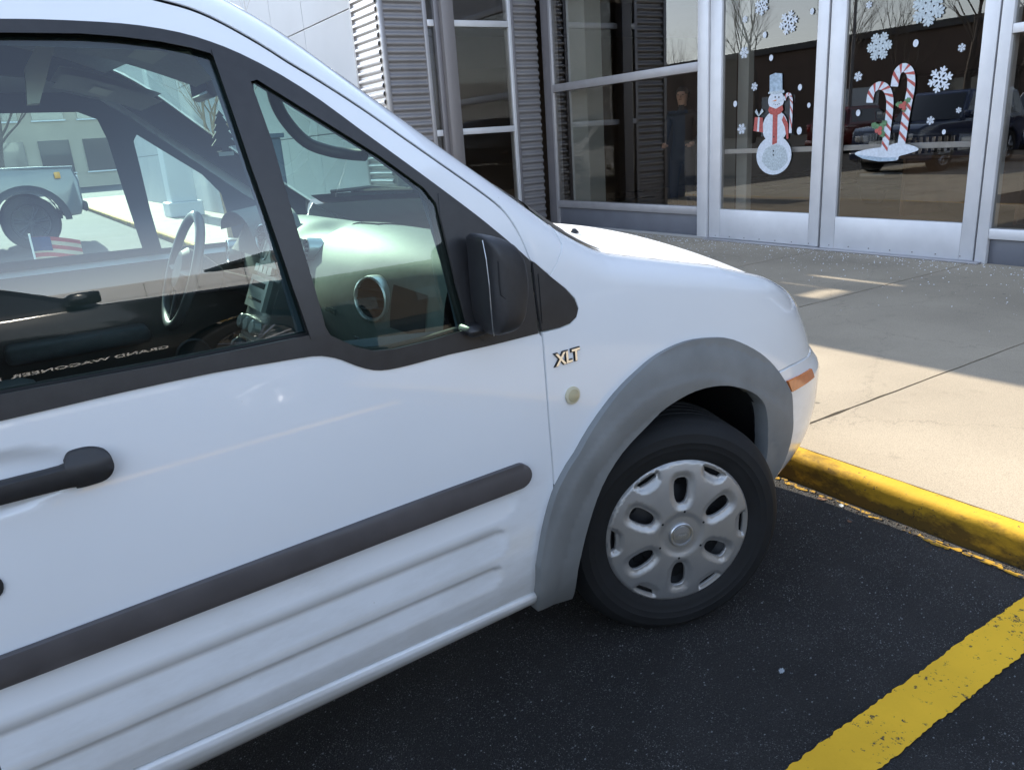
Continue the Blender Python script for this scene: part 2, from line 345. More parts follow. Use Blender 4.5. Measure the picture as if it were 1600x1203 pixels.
# ---------------------------------------------------------------- shared materials
def paintmat():
    m = mat('white_paint', (.76, .77, .78), .22, coat=1., noise=(3., .02, 6), bump=(1.6, .06, .01))
    n = m.node_tree.nodes; L = m.node_tree.links; b = n['Principled BSDF']; src = b.inputs['Base Color'].links[0].from_socket
    tc = n.new('ShaderNodeTexCoord'); se = n.new('ShaderNodeSeparateXYZ'); L.new(tc.outputs['Object'], se.inputs[0])
    # road film: thickest on the lowest hand's breadth of the body, in blotches; plus scattered specks
    t = n.new('ShaderNodeTexNoise'); t.inputs['Scale'].default_value = 6; t.inputs['Detail'].default_value = 8; t.inputs['Roughness'].default_value = .7; mp = n.new('ShaderNodeMapping'); mp.inputs['Scale'].default_value = (.5, 1, 1.6); L.new(tc.outputs['Object'], mp.inputs[0]); L.new(mp.outputs[0], t.inputs['Vector'])
    a1 = n.new('ShaderNodeMath'); a1.operation = 'MULTIPLY_ADD'; a1.inputs[1].default_value = .9; a1.inputs[2].default_value = .12; L.new(t.outputs[0], a1.inputs[0])
    a2 = n.new('ShaderNodeMath'); a2.operation = 'SUBTRACT'; L.new(a1.outputs[0], a2.inputs[0]); L.new(se.outputs[2], a2.inputs[1])
    r = n.new('ShaderNodeMapRange'); r.inputs[1].default_value = 0; r.inputs[2].default_value = .35; r.inputs[4].default_value = .45; L.new(a2.outputs[0], r.inputs[0])
    v = n.new('ShaderNodeTexVoronoi'); v.inputs['Scale'].default_value = 26; L.new(tc.outputs['Object'], v.inputs['Vector']); vd = n.new('ShaderNodeMapRange'); vd.inputs[1].default_value = .045; vd.inputs[2].default_value = .02; vd.inputs[3].default_value = 0; vd.inputs[4].default_value = .6; L.new(v.outputs['Distance'], vd.inputs[0])
    vs_ = n.new('ShaderNodeSeparateColor'); L.new(v.outputs['Color'], vs_.inputs[0]); vt = n.new('ShaderNodeMath'); vt.operation = 'GREATER_THAN'; vt.inputs[1].default_value = .9; L.new(vs_.outputs[0], vt.inputs[0]); vm = n.new('ShaderNodeMath'); vm.operation = 'MULTIPLY'; L.new(vd.outputs[0], vm.inputs[0]); L.new(vt.outputs[0], vm.inputs[1])
    mxx = n.new('ShaderNodeMath'); mxx.operation = 'MAXIMUM'; L.new(r.outputs[0], mxx.inputs[0]); L.new(vm.outputs[0], mxx.inputs[1])
    mx = n.new('ShaderNodeMix'); mx.data_type = 'RGBA'; L.new(mxx.outputs[0], mx.inputs[0]); L.new(src, mx.inputs[6]); mx.inputs[7].default_value = (.36, .33, .28, 1); L.new(mx.outputs[2], b.inputs['Base Color'])
    cw = n.new('ShaderNodeMath'); cw.operation = 'SUBTRACT'; cw.inputs[0].default_value = 1.; L.new(mxx.outputs[0], cw.inputs[1]); L.new(cw.outputs[0], b.inputs['Coat Weight'])
    return m
M_white = paintmat()
M_mask = mat('satin_black_trim', (.022, .021, .022), .42, noise=(30, .2))
M_plast = mat('black_plastic', (.018, .018, .02), .5, noise=(60, .2), bump=(900, .15, .0006))
M_clad = mat('faded_grey_cladding', (.18, .187, .187), .55, noise=(7, .16, 8), bump=(700, .25, .0006))
M_mould = mat('faded_moulding', (.075, .068, .07), .5, noise=(14, .12, 8), bump=(800, .2, .0005))
M_dark = mat('cabin_dark', (.02, .022, .025), .75)
M_gap = mat('gap_black', (.006, .006, .007), .8)
M_trimc = mat('cabin_trim', (.045, .052, .06), .7, noise=(40, .15))
M_head = mat('headliner', (.46, .46, .45), .9, noise=(120, .06))
M_dash = mat('dash_vinyl', (.085, .095, .09), .62, noise=(50, .1), bump=(500, .35, .001))
M_rubber = mat('tyre_rubber', (.0085, .009, .0098), .72, spec=.35, noise=(25, .25), bump=(300, .1, .001))
M_hub = mat('hubcap_silver', (.36, .357, .35), .42, metal=.6, noise=(20, .05))
M_hub2 = mat('cap_silver', (.50, .51, .52), .3, metal=.8)
M_chrome = mat('chrome', (.8, .8, .8), .08, metal=1.)
M_steel = mat('steel_rim', (.035, .035, .037), .5, metal=.3, noise=(30, .3))
M_amber = mat('amber_lens', (.62, .17, .03), .18, coat=.8, noise=(60, .1))
M_cream = mat('yellowed_lens', (.55, .5, .36), .35)
G_side = glassmat('door_glass', (.76, .92, .88), 1.5, boost=1.9)
G_quart = glassmat('quarter_glass', (.74, .92, .85), 1.5, boost=1.1)
G_wind = glassmat('windshield_glass', (.68, .87, .79), 1.5, boost=1.8)
M_lens = mat('headlight_lens', (.66, .65, .52), .15, coat=1.)

# ================================================================= THE VAN
VAN = thing('van', 'white compact work van with grey wheel arch and folded black mirror, nose at the kerb', 'van')
def FM(u, s, off=0.):
    x, y, z = F(u, s, off); return (x, WID - y, z)
def crest(a, b, n, d=0.):
    return [(a + (b - a) * i / n, stop(a + (b - a) * i / n) - d) for i in range(n + 1)]
st, sl_, mo, ml_ = T['seam_door_top'], T['seam_door_low'], T['mask_out'], T['mask_low']
XR = -1.60
seam_top = [(XR, 1.765), (-1.45, 1.748)] + [q for q in st if q[0] > -1.35]
seam_top = [seam_top[0]] + crs(seam_top, 3)[1:-1] + [tuple(seam_top[-1])]
sill_t = crs([(XR, .372)] + [tuple(q) for q in T['sill_top'][::-1]][1:], 2)
sill_t = [(q[0], .372 - (q[0] + 1.6) * .034) for q in sill_t]
low = [tuple(q) for q in sl_][:-2]
lowup = crs(low[::-1], 3)
door_out = sill_t[:-1] + [(-.4905, .334)] + lowup + [tuple(q) for q in seam_top[::-1]]
OPEN = [(-1.575, 1.078), (-.975, 1.072), (-.935, 1.057), (-.885, 1.028), (-.84, 1.013), (-.625, 1.012), (-.642, 1.25), (-.655, 1.32), (-.675, 1.338), (-.76, 1.408), (-.89, 1.503), (-.967, 1.556), (-1.04, 1.597), (-1.09, 1.611), (-1.16, 1.622), (-1.3, 1.627), (-1.575, 1.627)]
glass = [(-1.57, 1.099)] + [tuple(q) for q in T['glass'][::-1]][:-0 or None]
gl = T['glass']
glass = [(-1.57, 1.614)] + [tuple(q) for q in gl[:-1]] + [(-1.57, 1.099)]
quarter = [tuple(q) for q in T['quarter']]
mask = [(XR, 1.636)] + crs([tuple(q) for q in mo], 2) + [(-.458, 1.1248), (-.4568, 1.0809), (-.4545, .9935)] + crs([tuple(q) for q in ml_[:-1]], 2) + [(XR, 1.056)]
def sstep(x): x = max(0, min(1, x)); return x * x * (3 - 2 * x)
FL_ = [(.652, .580, -.542), (.560, .484, -.572), (.466, .405, -.590)]
def ribs(u, s):
    """three pressed flutes: hard upper lip, floor running out to flush at the bottom, rounded front ends"""
    d = 0.
    for top, bot, ue in FL_:
        if bot < s < top:
            t = (top - s) / (top - bot); e = ue - .034 * (1 - math.sqrt(max(0, 1 - abs(2 * t - 1) ** 2.4)))
            d = -.0125 * (sstep(t / .24) if top < .65 else sstep(.5 + t)) * (1 - t) ** .85 * sstep((e - u) / .026)
    # scoop behind the door handle
    q = ((u + 1.50) / .118) ** 2 + ((s - .962) / .047) ** 2
    if q < 1.3: d -= .013 * sstep((1.3 - q) / 1.2)
    # soft shoulder line rising to the rear below the belt
    return d
patch('front_door', door_out, F, M_white, VAN, step=.0115, holes=[OPEN], disp=ribs)
patch('window_surround', mask, F, M_mask, VAN, off=.003, thick=.004, step=.03, holes=[glass, quarter])
patch('gap_underlay', [(XR + .005, 1.637), (-1.3, 1.635), (-1.05, 1.61), (-.9, 1.525), (-.6, 1.28), (-.5, 1.19), (-.5, 1.0), (-.86, 1.003), (-.95, 1.05), (XR + .005, 1.065)], F, M_gap, VAN, off=-.02, thick=.02, step=.05, holes=[glass, quarter])  # black underlay added behind the surround against light leaks
patch('door_window', glass, F, G_side, VAN, off=-.009, thick=0, step=.03, disp=lambda u, s: -.10 * max(0, 1.34 - s) ** 1.25 * .85)
patch('quarter_window', quarter, F, G_quart, VAN, off=-.004, thick=0, step=.03)
# raised divider bar between the two panes
bar = [(-1.034, 1.592), (-.985, 1.545), (-.972, 1.40), (-.958, 1.19), (-.945, 1.085), (-.975, 1.084), (-.99, 1.18), (-1.005, 1.30), (-1.017, 1.40), (-1.028, 1.52)]
patch('divider_bar', bar, F, M_mask, VAN, off=.006, thick=.004, step=.03)
sail = [(-.640, 1.04), (-.652, 1.15), (-.661, 1.27), (-.655, 1.315), (-.560, 1.237), (-.50, 1.187), (-.4655, 1.155), (-.4665, 1.08), (-.465, 1.003), (-.60, 1.003)]
patch('mirror_sail', sail, F, M_mask, VAN, off=.0055, thick=.003, step=.03)
# body side round the door
G = .0065
pil = [(q[0] + .002, q[1] + G) for q in seam_top] + [(-.4495, 1.152), (-.4427, 1.1482), (-.405, 1.1139)] + [(-.3847, 1.1351), (-.3656, 1.1594), (-.357, 1.1745), (-.3581, 1.19)] + crest(-.36, -1.60, 40)
patch('windscreen_pillar', pil, F, M_white, VAN, step=.02)
tri = [tuple(q) for q in T['triangle']]
patch('corner_trim', [(-.4475, 1.149), (-.4427, 1.1462)] + tri[2:9] + [(-.4430, .9945), (-.4465, 1.03), (-.4485, 1.08)], F, M_mask, VAN, off=.001, thick=.01, step=.02)
patch('trim_inlay', [(q[0], q[1]) for q in T['tri_in']], F, M_mask, VAN, off=.0035, thick=.003, step=.02)
ao = [tuple(q) for q in T['arch_out'][:15]] + [(.388, .52), (.389, .42), (.383, .32), (.37, .262)]
ai = [tuple(q) for q in T['arch_in'][:12]] + [(.300, .60), (.318, .5), (.322, .4), (.318, .3), (.31, .262)]
aos = crs(ao[2:], 3)
gl2 = .0055
fender = [(q[0] + gl2, q[1]) for q in crs(low[3:8], 3)][::-1] + [(-.4395, .9895), (-.3929, .9895), (-.3600, .9932), (-.3386, 1.0058), (-.3305, 1.0254), (-.3385, 1.0500), (-.3635, 1.0776), (-.403, 1.1110)] + [(-.3807, 1.1351), (-.3616, 1.1594), (-.351, 1.1745), (-.351, 1.19)] + crest(-.35, .66, 40) + [(.66, .70), (.5016, .6907), (.4693, .6956), (.4096, .7016), (.3600, .6995)] + [q for q in aos if q[0] < .358][::-1]
patch('front_wing', fender, F, M_white, VAN, step=.02)
bump = [(.3640, .6945), (.4096, .6966), (.4693, .6906), (.5016, .6857), (.66, .68), (1.0, .68), (1.0, .25), (.375, .25), (.385, .32), (.391, .42), (.39, .52), (.383, .6044), (.3700, .665)]
patch('front_bumper', bump, F, M_white, VAN, off=.004, step=.025)
bump_f = bump
# front lamp and grille on both sides
lamp = [(.585, .80), (.53, stop(.53) - .05), (.485, stop(.485) - .012), (.50, stop(.50) - .003), (.56, stop(.56) - .003), (.62, stop(.62) - .003), (.66, stop(.66) - .004), (.76, .86), (.86, .80), (.86, .72), (.70, .715)]
grille = [(.87, .55), (.87, .80), (1.0, .80), (1.0, .55)]
for Gf in (F, FM):
    patch('headlight', lamp, Gf, M_lens, VAN, off=.004, step=.03)
    patch('grille', grille, Gf, M_plast, VAN, off=.008, step=.03)
    patch('nose_panel', [(.664, .69), (.664, .89), (1.0, .86), (1.0, .69)], Gf, M_white, VAN, off=-.004, step=.03)
# rounded fog lamp pod low on the bumper corner
sill0 = [(q[0], q[1] - .003) for q in sill_t[:-1]] + [(-.4945, .331), (-.4860, .279), (-.9, .275), (-1.6, .275), (-3.6, .275), (-3.6, .375)]
SPF = [(-.002, -.02), (-.003, .000), (-.006, .006), (-.014, .0115), (-.028, .0125), (-.042, .009), (-.055, .001), (-.062, -.012), (-.064, -.06)]
def sillgrid(Gf, nm):
    g = MB(); 
    def f(i, j):
        u = -3.6 + (3.6 - .4885) * i; k = j * (len(SPF) - 1); a = int(min(k, len(SPF) - 2)); q = k - a; top = .372 - (u + 1.6) * .034 if u > -1.6 else .372
        hgt = (top - .277) / .06; dz = (SPF[a][0] * (1 - q) + SPF[a + 1][0] * q) * hgt; of = SPF[a][1] * (1 - q) + SPF[a + 1][1] * q
        return Gf(u, top + dz, of)
    g.grid(f, 60, 24); return g.build('side_sill', nm, VAN, sm=70)
sillgrid(F, M_white); sillgrid(FM, M_white)
patch('sill_seam', [(-3.6, .36), (-.5, .32), (-.5, .36), (-3.6, .39)], F, M_gap, VAN, off=-.03, thick=.0, step=.05)
rear = [(-1.607, .374), (-3.6, .378), (-3.62, 1.0), (-3.60, 1.6)] + crest(-3.6, -1.607, 24)
wc = -2.91
rarch = [(wc - .42, .385)] + [(wc + .42 * math.cos(a), .318 + .42 * math.sin(a)) for a in [math.pi - .16 - (math.pi - .32) * i / 20 for i in range(21)]] + [(wc + .42, .385)]
patch('rear_side', rear, F, M_white, VAN, step=.05, holes=[rarch])
patch('rear_arch_trim', [(wc + .50 * math.cos(a), .318 + .50 * math.sin(a)) for a in [math.pi - .1 - (math.pi - .2) * i / 20 for i in range(21)]] + [(wc + .42 * math.cos(a), .318 + .42 * math.sin(a)) for a in [.12 + (math.pi - .24) * i / 20 for i in range(21)]], F, M_clad, VAN, off=.014, thick=.04, step=.04)
# wheel arch cladding, moulding, small fittings
def arch_d(u, s):
    r = math.hypot((u + .03) / 1.0, s - .318); t = max(0, min(1, (r - .40) / .15))
    return .010 * math.sin(math.pi * t) ** .8 + (.004 * sstep((.482 - r) / .026) if r < .482 else 0)
archp = [(-.4842, .2681), (-.4965, .34)] + [(q[0] - (.007 if q[0] < -.38 else 0), q[1]) for q in crs(ao, 3)] + crs(ai, 3)[::-1]
patch('wheel_arch_cladding', archp, F, M_clad, VAN, off=.012, thick=.05, step=.0125, disp=arch_d)
patch('arch_liner', [(-.47, .27)] + [(q[0] + .012, q[1] - .012) for q in crs(ao, 3)][2:-2] + crs(ai, 3)[::-1], F, M_gap, VAN, off=-.036, thick=.0, step=.04)
mt = T['moulding_top']
mould = [(-1.596, .690), (-1.3, .6955), (-1.0, .700), (-.75, .7035), (-.60, .7045)] + [(-.542 + .0305 * math.sin(k * math.pi / 12), .6755 + .0295 * math.cos(k * math.pi / 12)) for k in range(13)] + [(-.60, .6455), (-.90, .6435), (-1.2, .640), (-1.596, .637)]
patch('side_moulding', mould, F, M_mould, VAN, off=.013, thick=.014, step=.012, disp=lambda u, s: .005 * math.sin(max(0, min(1, (s - .64) / .062)) * math.pi) ** .5)
hd = crs([(-1.60, .966), (-1.4919, .9673), (-1.4125, .9672), (-1.4049, .9735), (-1.3985, .984), (-1.3887, .9883), (-1.3661, .9876), (-1.3465, .9786), (-1.3377, .9617), (-1.3401, .9457), (-1.3526, .9317), (-1.375, .9287), (-1.3957, .9295), (-1.4051, .9345), (-1.4988, .9369), (-1.60, .9375)], 3)
patch('door_handle', hd, F, M_plast, VAN, off=.024, thick=.03, step=.012, disp=lambda u, s: -.010 * sstep((abs(s - .958) - .008) / .026) + .0)
def disc_on(name, u, s, r, m, off, thick=.006, dome=.003, par=VAN, n=20):
    return patch(name, [(u + r * math.cos(2 * math.pi * i / n), s + r * math.sin(2 * math.pi * i / n)) for i in range(n)], F, m, par, off=off, thick=thick, step=r * .45, disp=lambda a, b: dome * (1 - min(1, math.hypot(a - u, b - s) / r) ** 2))
disc_on('door_lock', -1.545, .806, .021, M_plast, .004)
rp = disc_on('side_repeater', -.3695, .8264, .021, M_cream, .006)
lens = disc_on('lens', -.3695, .8264, .0155, mat('repeater_lens', (.46, .40, .25), .25, coat=.6), .009, par=rp)
patch('side_marker', [(.3813, .6600), (.4797, .6530), (.4765, .6235), (.386, .6205)], F, M_amber, VAN, off=.013, thick=.014, step=.01)
o = F(-.377, .920, .0015); ex = Vector(F(-.34, .9215)) - Vector(F(-.41, .920)); 
bd = txt('badge', 'XLT', .040, M_mask, frame3(o, ex, Vector((0.06, .02, 1))), VAN, ext=.0015, bold=.0028, scale_x=1.0)
bd['label'] = 'XLT badge on the wing'
o2 = F(-.377, .920, .0045)
txt('letters', 'XLT', .040, M_chrome, frame3(o2, ex, Vector((0.06, .02, 1))), bd, ext=.0012, bold=.0009)
# far side of the body (seen through the windows)
patch('front_door', door_out, FM, M_white, VAN, step=.05, holes=[OPEN])
patch('window_surround', mask, FM, M_mask, VAN, off=.003, thick=.004, step=.05, holes=[glass, quarter])
patch('door_window', glass, FM, G_side, VAN, off=-.009, thick=0, step=.05)
patch('quarter_window', quarter, FM, G_side, VAN, off=-.004, thick=0, step=.05)
patch('windscreen_pillar', pil, FM, M_white, VAN, step=.04)
patch('corner_trim', tri, FM, M_mask, VAN, off=.001, step=.03)
patch('front_wing', fender, FM, M_white, VAN, step=.04)
patch('front_bumper', bump, FM, M_white, VAN, off=.004, step=.04)
patch('rear_side', rear, FM, M_white, VAN, step=.08, holes=[rarch])
patch('wheel_arch_cladding', archp, FM, M_clad, VAN, off=.012, thick=.05, step=.04)
# roof, windscreen, bonnet: chords across the body between the two crest lines
BXT = Uni([(-3.7, 0), (-1.5, .0), (-1.2, .05), (-1.0, .11), (-.7, .17), (-.36, .24), (-.2, .17), (.05, .05), (.25, 0), (1.0, 0)])
BZT = Uni([(-3.7, .03), (-1.5, .035), (-1.0, .02), (-.5, .01), (-.3, .02), (-.15, .045), (.1, .05), (.36, .09), (.7, .07), (1.0, .01)])
def TOP(u, t, dz=0.):
    e = Vector(F(u, stop(u))); W2 = WID - 2 * e.y; a = 1 - abs(2 * t - 1) ** 2.2
    return Vector((e.x + BXT(u) * a, e.y + W2 * t, e.z + (BZT(u) if u < .2 else BZT(u) * max(0, W2) / 1.55) * a + dz))
def topgrid(name, a, b, nu, t0, t1, nt_, m, dz=0., sm=True):
    g = MB(); g.grid(lambda i, j: TOP(a + (b - a) * i, t0 + (t1 - t0) * j, dz), nu, nt_); return g.build(name, m, VAN, sm=80)
topgrid('roof', -3.6, -1.035, 30, 0, 1, 30, M_white)
topgrid('windscreen', -1.035, -.37, 20, .0, 1, 30, G_wind)
topgrid('windscreen_band', -1.07, -1.0, 3, .0, 1, 30, M_gap, .002)
M_dusty = mat('dusty_white_paint', (.76, .76, .75), .5, spec=.25, coat=.12, noise=(9, .03))
topgrid('bonnet', -.34, 1.0, 60, 0, 1, 40, M_dusty)
topgrid('cowl_panel', -.385, -.28, 6, .02, .98, 30, M_plast, .004)
# cowl corner plate, dark, between bonnet edge and wing
g = MB()
cw = [(-.36, .000), (-.33, .004), (-.29, .008), (-.25, .010), (-.185, .005)]
g.grid(lambda i, j: TOP(-.355 + .17 * i, .0 + .002 + .055 * j * (1 - i) ** .6, .004), 14, 6); g.build('cowl_corner', M_plast, VAN, sm=80)
g = MB(); g.lathe([(.001, .0), (.006, .0), (.012, -.006), (.016, -.012)], 12, Matrix.Rotation(R(-90), 4, 'X')); 
q = TOP(-.16, .16); q.z += .012
nz = g.build('washer_nozzle', M_plast, VAN, sm=40); nz.location = q
# closed rear and underside
g = MB(); g.prism([(-3.60, .3), (-3.60, 1.6), (-3.55, 1.82), (-3.5, 1.82), (-3.5, .3)], 'y', -.02, WID + .02); g.build('tailgate', M_white, VAN)
g = MB(); g.box(-2.4, -.52, .03, WID - .06, .29, .40); g.box(-.52, .4, .32, WID - .32, .24, .40); g.build('underbody', M_gap, VAN)
# wheel houses
def wheelhouse(xc, side):
    g = MB(); y0, y1 = (-.004, .62)
    M = Matrix.Translation((xc, y0, .318))
    n = 30; vs = []; fs = []
    for i in range(n + 1):
        a = R(-18) + R(216) * i / n; xx, zz = xc + .478 * math.cos(a), .318 + .472 * math.sin(a)
        ya = max(y0, F(xx if xx < XC else XC + (xx - XC) * .75, zz)[1] + .014)
        for y in (ya, y1): vs.append((xx, y if side > 0 else WID - y, zz))
    for i in range(n): fs.append((2 * i, 2 * i + 1, 2 * i + 3, 2 * i + 2))
    g.add(vs, fs); cc = [vs[2 * i + 1] for i in range(n + 1)]; g.add(cc, [tuple(range(n + 1))])
    return g.build('wheel_house', M_gap, VAN, sm=40)
for xc in (-.03, wc):
    for sd_ in (1, -1): wheelhouse(xc, sd_)
# ---- wheels
def pol(r, a): return (r * math.cos(a), r * math.sin(a))
def make_wheel(loc, rz, flip=False, fine=True):
    root = bpy.data.objects.new('wheel', None); COL.objects.link(root); root.parent = VAN; root.location = loc
    root.rotation_euler = (0, 0, rz + (math.pi if flip else 0)); root['label'] = 'front wheel steered towards the viewer' if fine else 'wheel'
    g = MB()
    pr = [(.188, -.03), (.1995, -.004), (.2035, .004), (.208, .001), (.214, .006), (.232, .011), (.245, .0135), (.247, .0148), (.262, .0155), (.264, .0165), (.284, .0125), (.287, .0125), (.300, .003), (.311, -.009), (.3175, -.021), (.3195, -.024), (.3205, -.030)]
    tread = []
    for k in range(5):
        y0 = -.034 - k * .031; tread += [(.3225, y0), (.3228, y0 - .023), (.3155, y0 - .0245), (.3155, y0 - .0295)]
    tread = tread[:-2] + [(.320, -.185), (.31, -.20), (.27, -.215), (.21, -.205), (.19, -.18)]
    g.lathe(pr + tread, 96); t = g.build('tyre', M_rubber, root, sm=28)
    # shoulder sipes
    g = MB(); g.lathe([(.185, -.02), (.198, -.012), (.198, -.16), (.185, -.17)], 48); g.lathe([(.186, -.03), (.17, -.045), (.12, -.05), (.09, -.035), (.05, -.03), (.002, -.03)], 48)
    for k in range(5):
        a = k * 2 * math.pi / 5 + .3; g.lathe([(.001, -.012), (.009, -.012), (.010, -.035)], 8, Matrix.Translation((.055 * math.cos(a), 0, .055 * math.sin(a))))
    for k in range(12):
        a = k * math.pi / 6; 
    g.build('rim', M_steel, root, sm=30)
    # pressed holes of the steel rim, seen through the cap
    if fine:
        for k in range(10):
            a = k * math.pi / 5 + .1; g = MB(); g.lathe([(.001, -.0445), (.014, -.0445), (.016, -.05)], 14, Matrix.Translation((.135 * math.cos(a), 0, .135 * math.sin(a)))); g.build('rim_hole', M_gap, root)
    ov = []
    for k in range(6):
        a = R(88) + k * R(60); o_ = []
        for i in range(22):
            th = 2 * math.pi * i / 22; rr_ = math.cos(th); tt = math.sin(th)
            sr = .0365 * (abs(rr_) ** .75) * (1 if rr_ > 0 else -1); st_ = (.0205 + .004 * rr_) * (abs(tt) ** .75) * (1 if tt > 0 else -1)
            o_.append(((.121 + sr) * math.cos(a) - st_ * math.sin(a), (.121 + sr) * math.sin(a) + st_ * math.cos(a)))
        ov.append(o_)
    slots = []
    for k in range(6):
        a = R(58) + k * R(60); slots.append([pol(.189, a + da) for da in (-.165, -.08, 0, .08, .165)] + [pol(.177, a + .135), pol(.1735, a), pol(.177, a - .135)])
    ovr = []
    for k in range(6):
        a = R(88) + k * R(60); o_ = []
        for i in range(26):
            th = 2 * math.pi * i / 26; rr_ = math.cos(th); tt = math.sin(th)
            sr = .052 * (abs(rr_) ** .75) * (1 if rr_ > 0 else -1); st_ = (.0345 + .005 * rr_) * (abs(tt) ** .75) * (1 if tt > 0 else -1)
            o_.append(((.123 + sr) * math.cos(a) - st_ * math.sin(a), (.123 + sr) * math.sin(a) + st_ * math.cos(a)))
        ovr.append(o_)
    slr = []
    for k in range(6):
        a = R(58) + k * R(60); slr.append([pol(.1945, a + da) for da in (-.215, -.1, 0, .1, .215)] + [pol(.170, a + .185), pol(.1585, a + .11), pol(.1565, a), pol(.1585, a - .11), pol(.170, a - .185)])
    allh = ov + slots; allr = ovr + slr
    ovc = [(sum(q[0] for q in h) / len(h), sum(q[1] for q in h) / len(h)) for h in allh]
    def hd_(a, b):
        r = math.hypot(a, b); h = .021 - .017 * (r / .2) ** 3.2
        h -= .0055 * sstep((.068 - r) / .02)
        if r > .195: h -= (r - .195) * .8
        for c, hh, rg in zip(ovc, allh, allr):
            if (c[0] - a) ** 2 + (c[1] - b) ** 2 < .0048 and inside((a, b), rg):
                d1 = pdist((a, b), hh); d2 = pdist((a, b), rg); t_ = d2 / (d1 + d2 + 1e-6); h -= .010 * t_ ** .95
        return h
    Gp = lambda a, b, off=0.: (a, -off, b)
    circ = [pol(.2015, 2 * math.pi * i / 72) for i in range(72)]
    cap = patch('hubcap', circ, Gp, M_hub, root, off=0., thick=.012, step=.0065 if fine else .02, holes=allh if fine else (), disp=hd_ if fine else None, rings=allr if fine else ())
    g = MB(); g.lathe([(.0335, .014), (.0335, .0205), (.031, .023), (.0275, .0225), (.0265, .019), (.024, .0185), (.0235, .021), (.012, .0228), (.001, .0232)], 40); c_ = g.build('centre_cap', M_hub2, root, sm=35)
    if fine:
        g = MB(); g.add([(.019 * math.cos(t_ / 24 * 2 * math.pi), -.0235, .0085 * math.sin(t_ / 24 * 2 * math.pi)) for t_ in range(24)], [tuple(range(24))])
        em = g.build('oval_emblem', mat('emblem', (.36, .38, .42), .3, metal=.7), c_)
        txt('script', 'Ford', .012, M_hub2, frame3((0, -.0238, 0), (1, 0, 0), (0, 0, 1)), c_, ext=.0004)
        for k in range(6):
            a = R(83) + k * R(60); g = MB(); g.lathe([(.0003, .0), (.0032, .0)], 12, Matrix.Translation((.0665 * math.cos(a), -hd_(*pol(.0665, a)) - .0008, .0665 * math.sin(a)))); g.build('nut_hole', M_gap, cap)
    return root
FW = make_wheel((0, .012, .3270), R(-19.15)); FW.scale = (1.02, 1.02, 1.02)
for c_ in FW.children:
    if c_.name.split('.')[0] in ('hubcap', 'centre_cap'): c_.scale = (1.05, 1., 1.05); c_.location = (0, -.006, 0)
make_wheel((0, WID - .03, .3195), R(-19.15), True, False)
make_wheel((wc, -.06, .3195), 0, False, False)
make_wheel((wc, WID + .06, .3195), 0, True, False)
# ---- folded door mirror
MO = [(749, 368), (760, 367.4), (778.6, 371), (795, 379), (806, 393), (811.6, 409.5), (815.6, 431.4), (815, 460.7), (811.6, 490), (806, 508), (795, 517.4), (778.6, 522), (766.8, 523), (762, 504.6), (757, 486), (754.5, 450), (755, 409.5), (751.5, 385)]
MP = crs([(-.624, 1.233), (-.608, 1.233), (-.581, 1.224), (-.557, 1.211), (-.541, 1.191), (-.534, 1.168), (-.530, 1.139), (-.532, 1.1), (-.541, 1.062), (-.553, 1.039), (-.572, 1.030), (-.598, 1.028), (-.614, 1.030), (-.622, 1.056), (-.626, 1.09), (-.626, 1.14), (-.625, 1.19), (-.626, 1.22)], 2, True)
mc = (-.590, 1.128)
def ring(sc, y, sh=0.): return [(mc[0] + sh + (q[0] - mc[0]) * sc, y, mc[1] + (q[1] - mc[1]) * (1 - (1 - sc) * .75)) for q in MP]
g = MB(); rings = [ring(.93, -.028), ring(1.0, -.045), ring(1.0, -.075), ring(.985, -.092), ring(.94, -.108), ring(.86, -.119), ring(.74, -.1265), ring(.5, -.131), ring(.2, -.133)]
n = len(MP); vs = [p for r_ in rings for p in r_]
fs = [(i * n + j, i * n + (j + 1) % n, (i + 1) * n + (j + 1) % n, (i + 1) * n + j) for i in range(len(rings) - 1) for j in range(n)] + [tuple(range((len(rings) - 1) * n, len(rings) * n)), tuple(range(n))[::-1]]
g.add(vs, fs); MIR = g.build('door_mirror', mat('mirror_housing', (.022, .022, .024), .52, noise=(90, .15), bump=(900, .1, .0005)), VAN, sm=60); MIR['label'] = 'black folded door mirror'
g = MB(); g.tube([(-.612, -.1285, 1.185), (-.6135, -.1300, 1.14), (-.612, -.1300, 1.118), (-.603, -.1310, 1.1095), (-.58, -.1315, 1.109), (-.55, -.124, 1.112), (-.535, -.100, 1.117)], .0014, 6); g.build('housing_seam', M_gap, MIR)
g = MB(); g.tube([(-.6265, -.100, 1.225), (-.6285, -.112, 1.19), (-.6295, -.118, 1.14), (-.6295, -.118, 1.09), (-.6255, -.112, 1.05), (-.617, -.100, 1.031)], .0011, 6); g.build('glass_edge', M_hub2, MIR)
g = MB(); g.box(-.650, -.60, -.060, .0, 1.022, 1.048, bev=.012); g.build('mirror_foot', M_mask, MIR, sm=50)

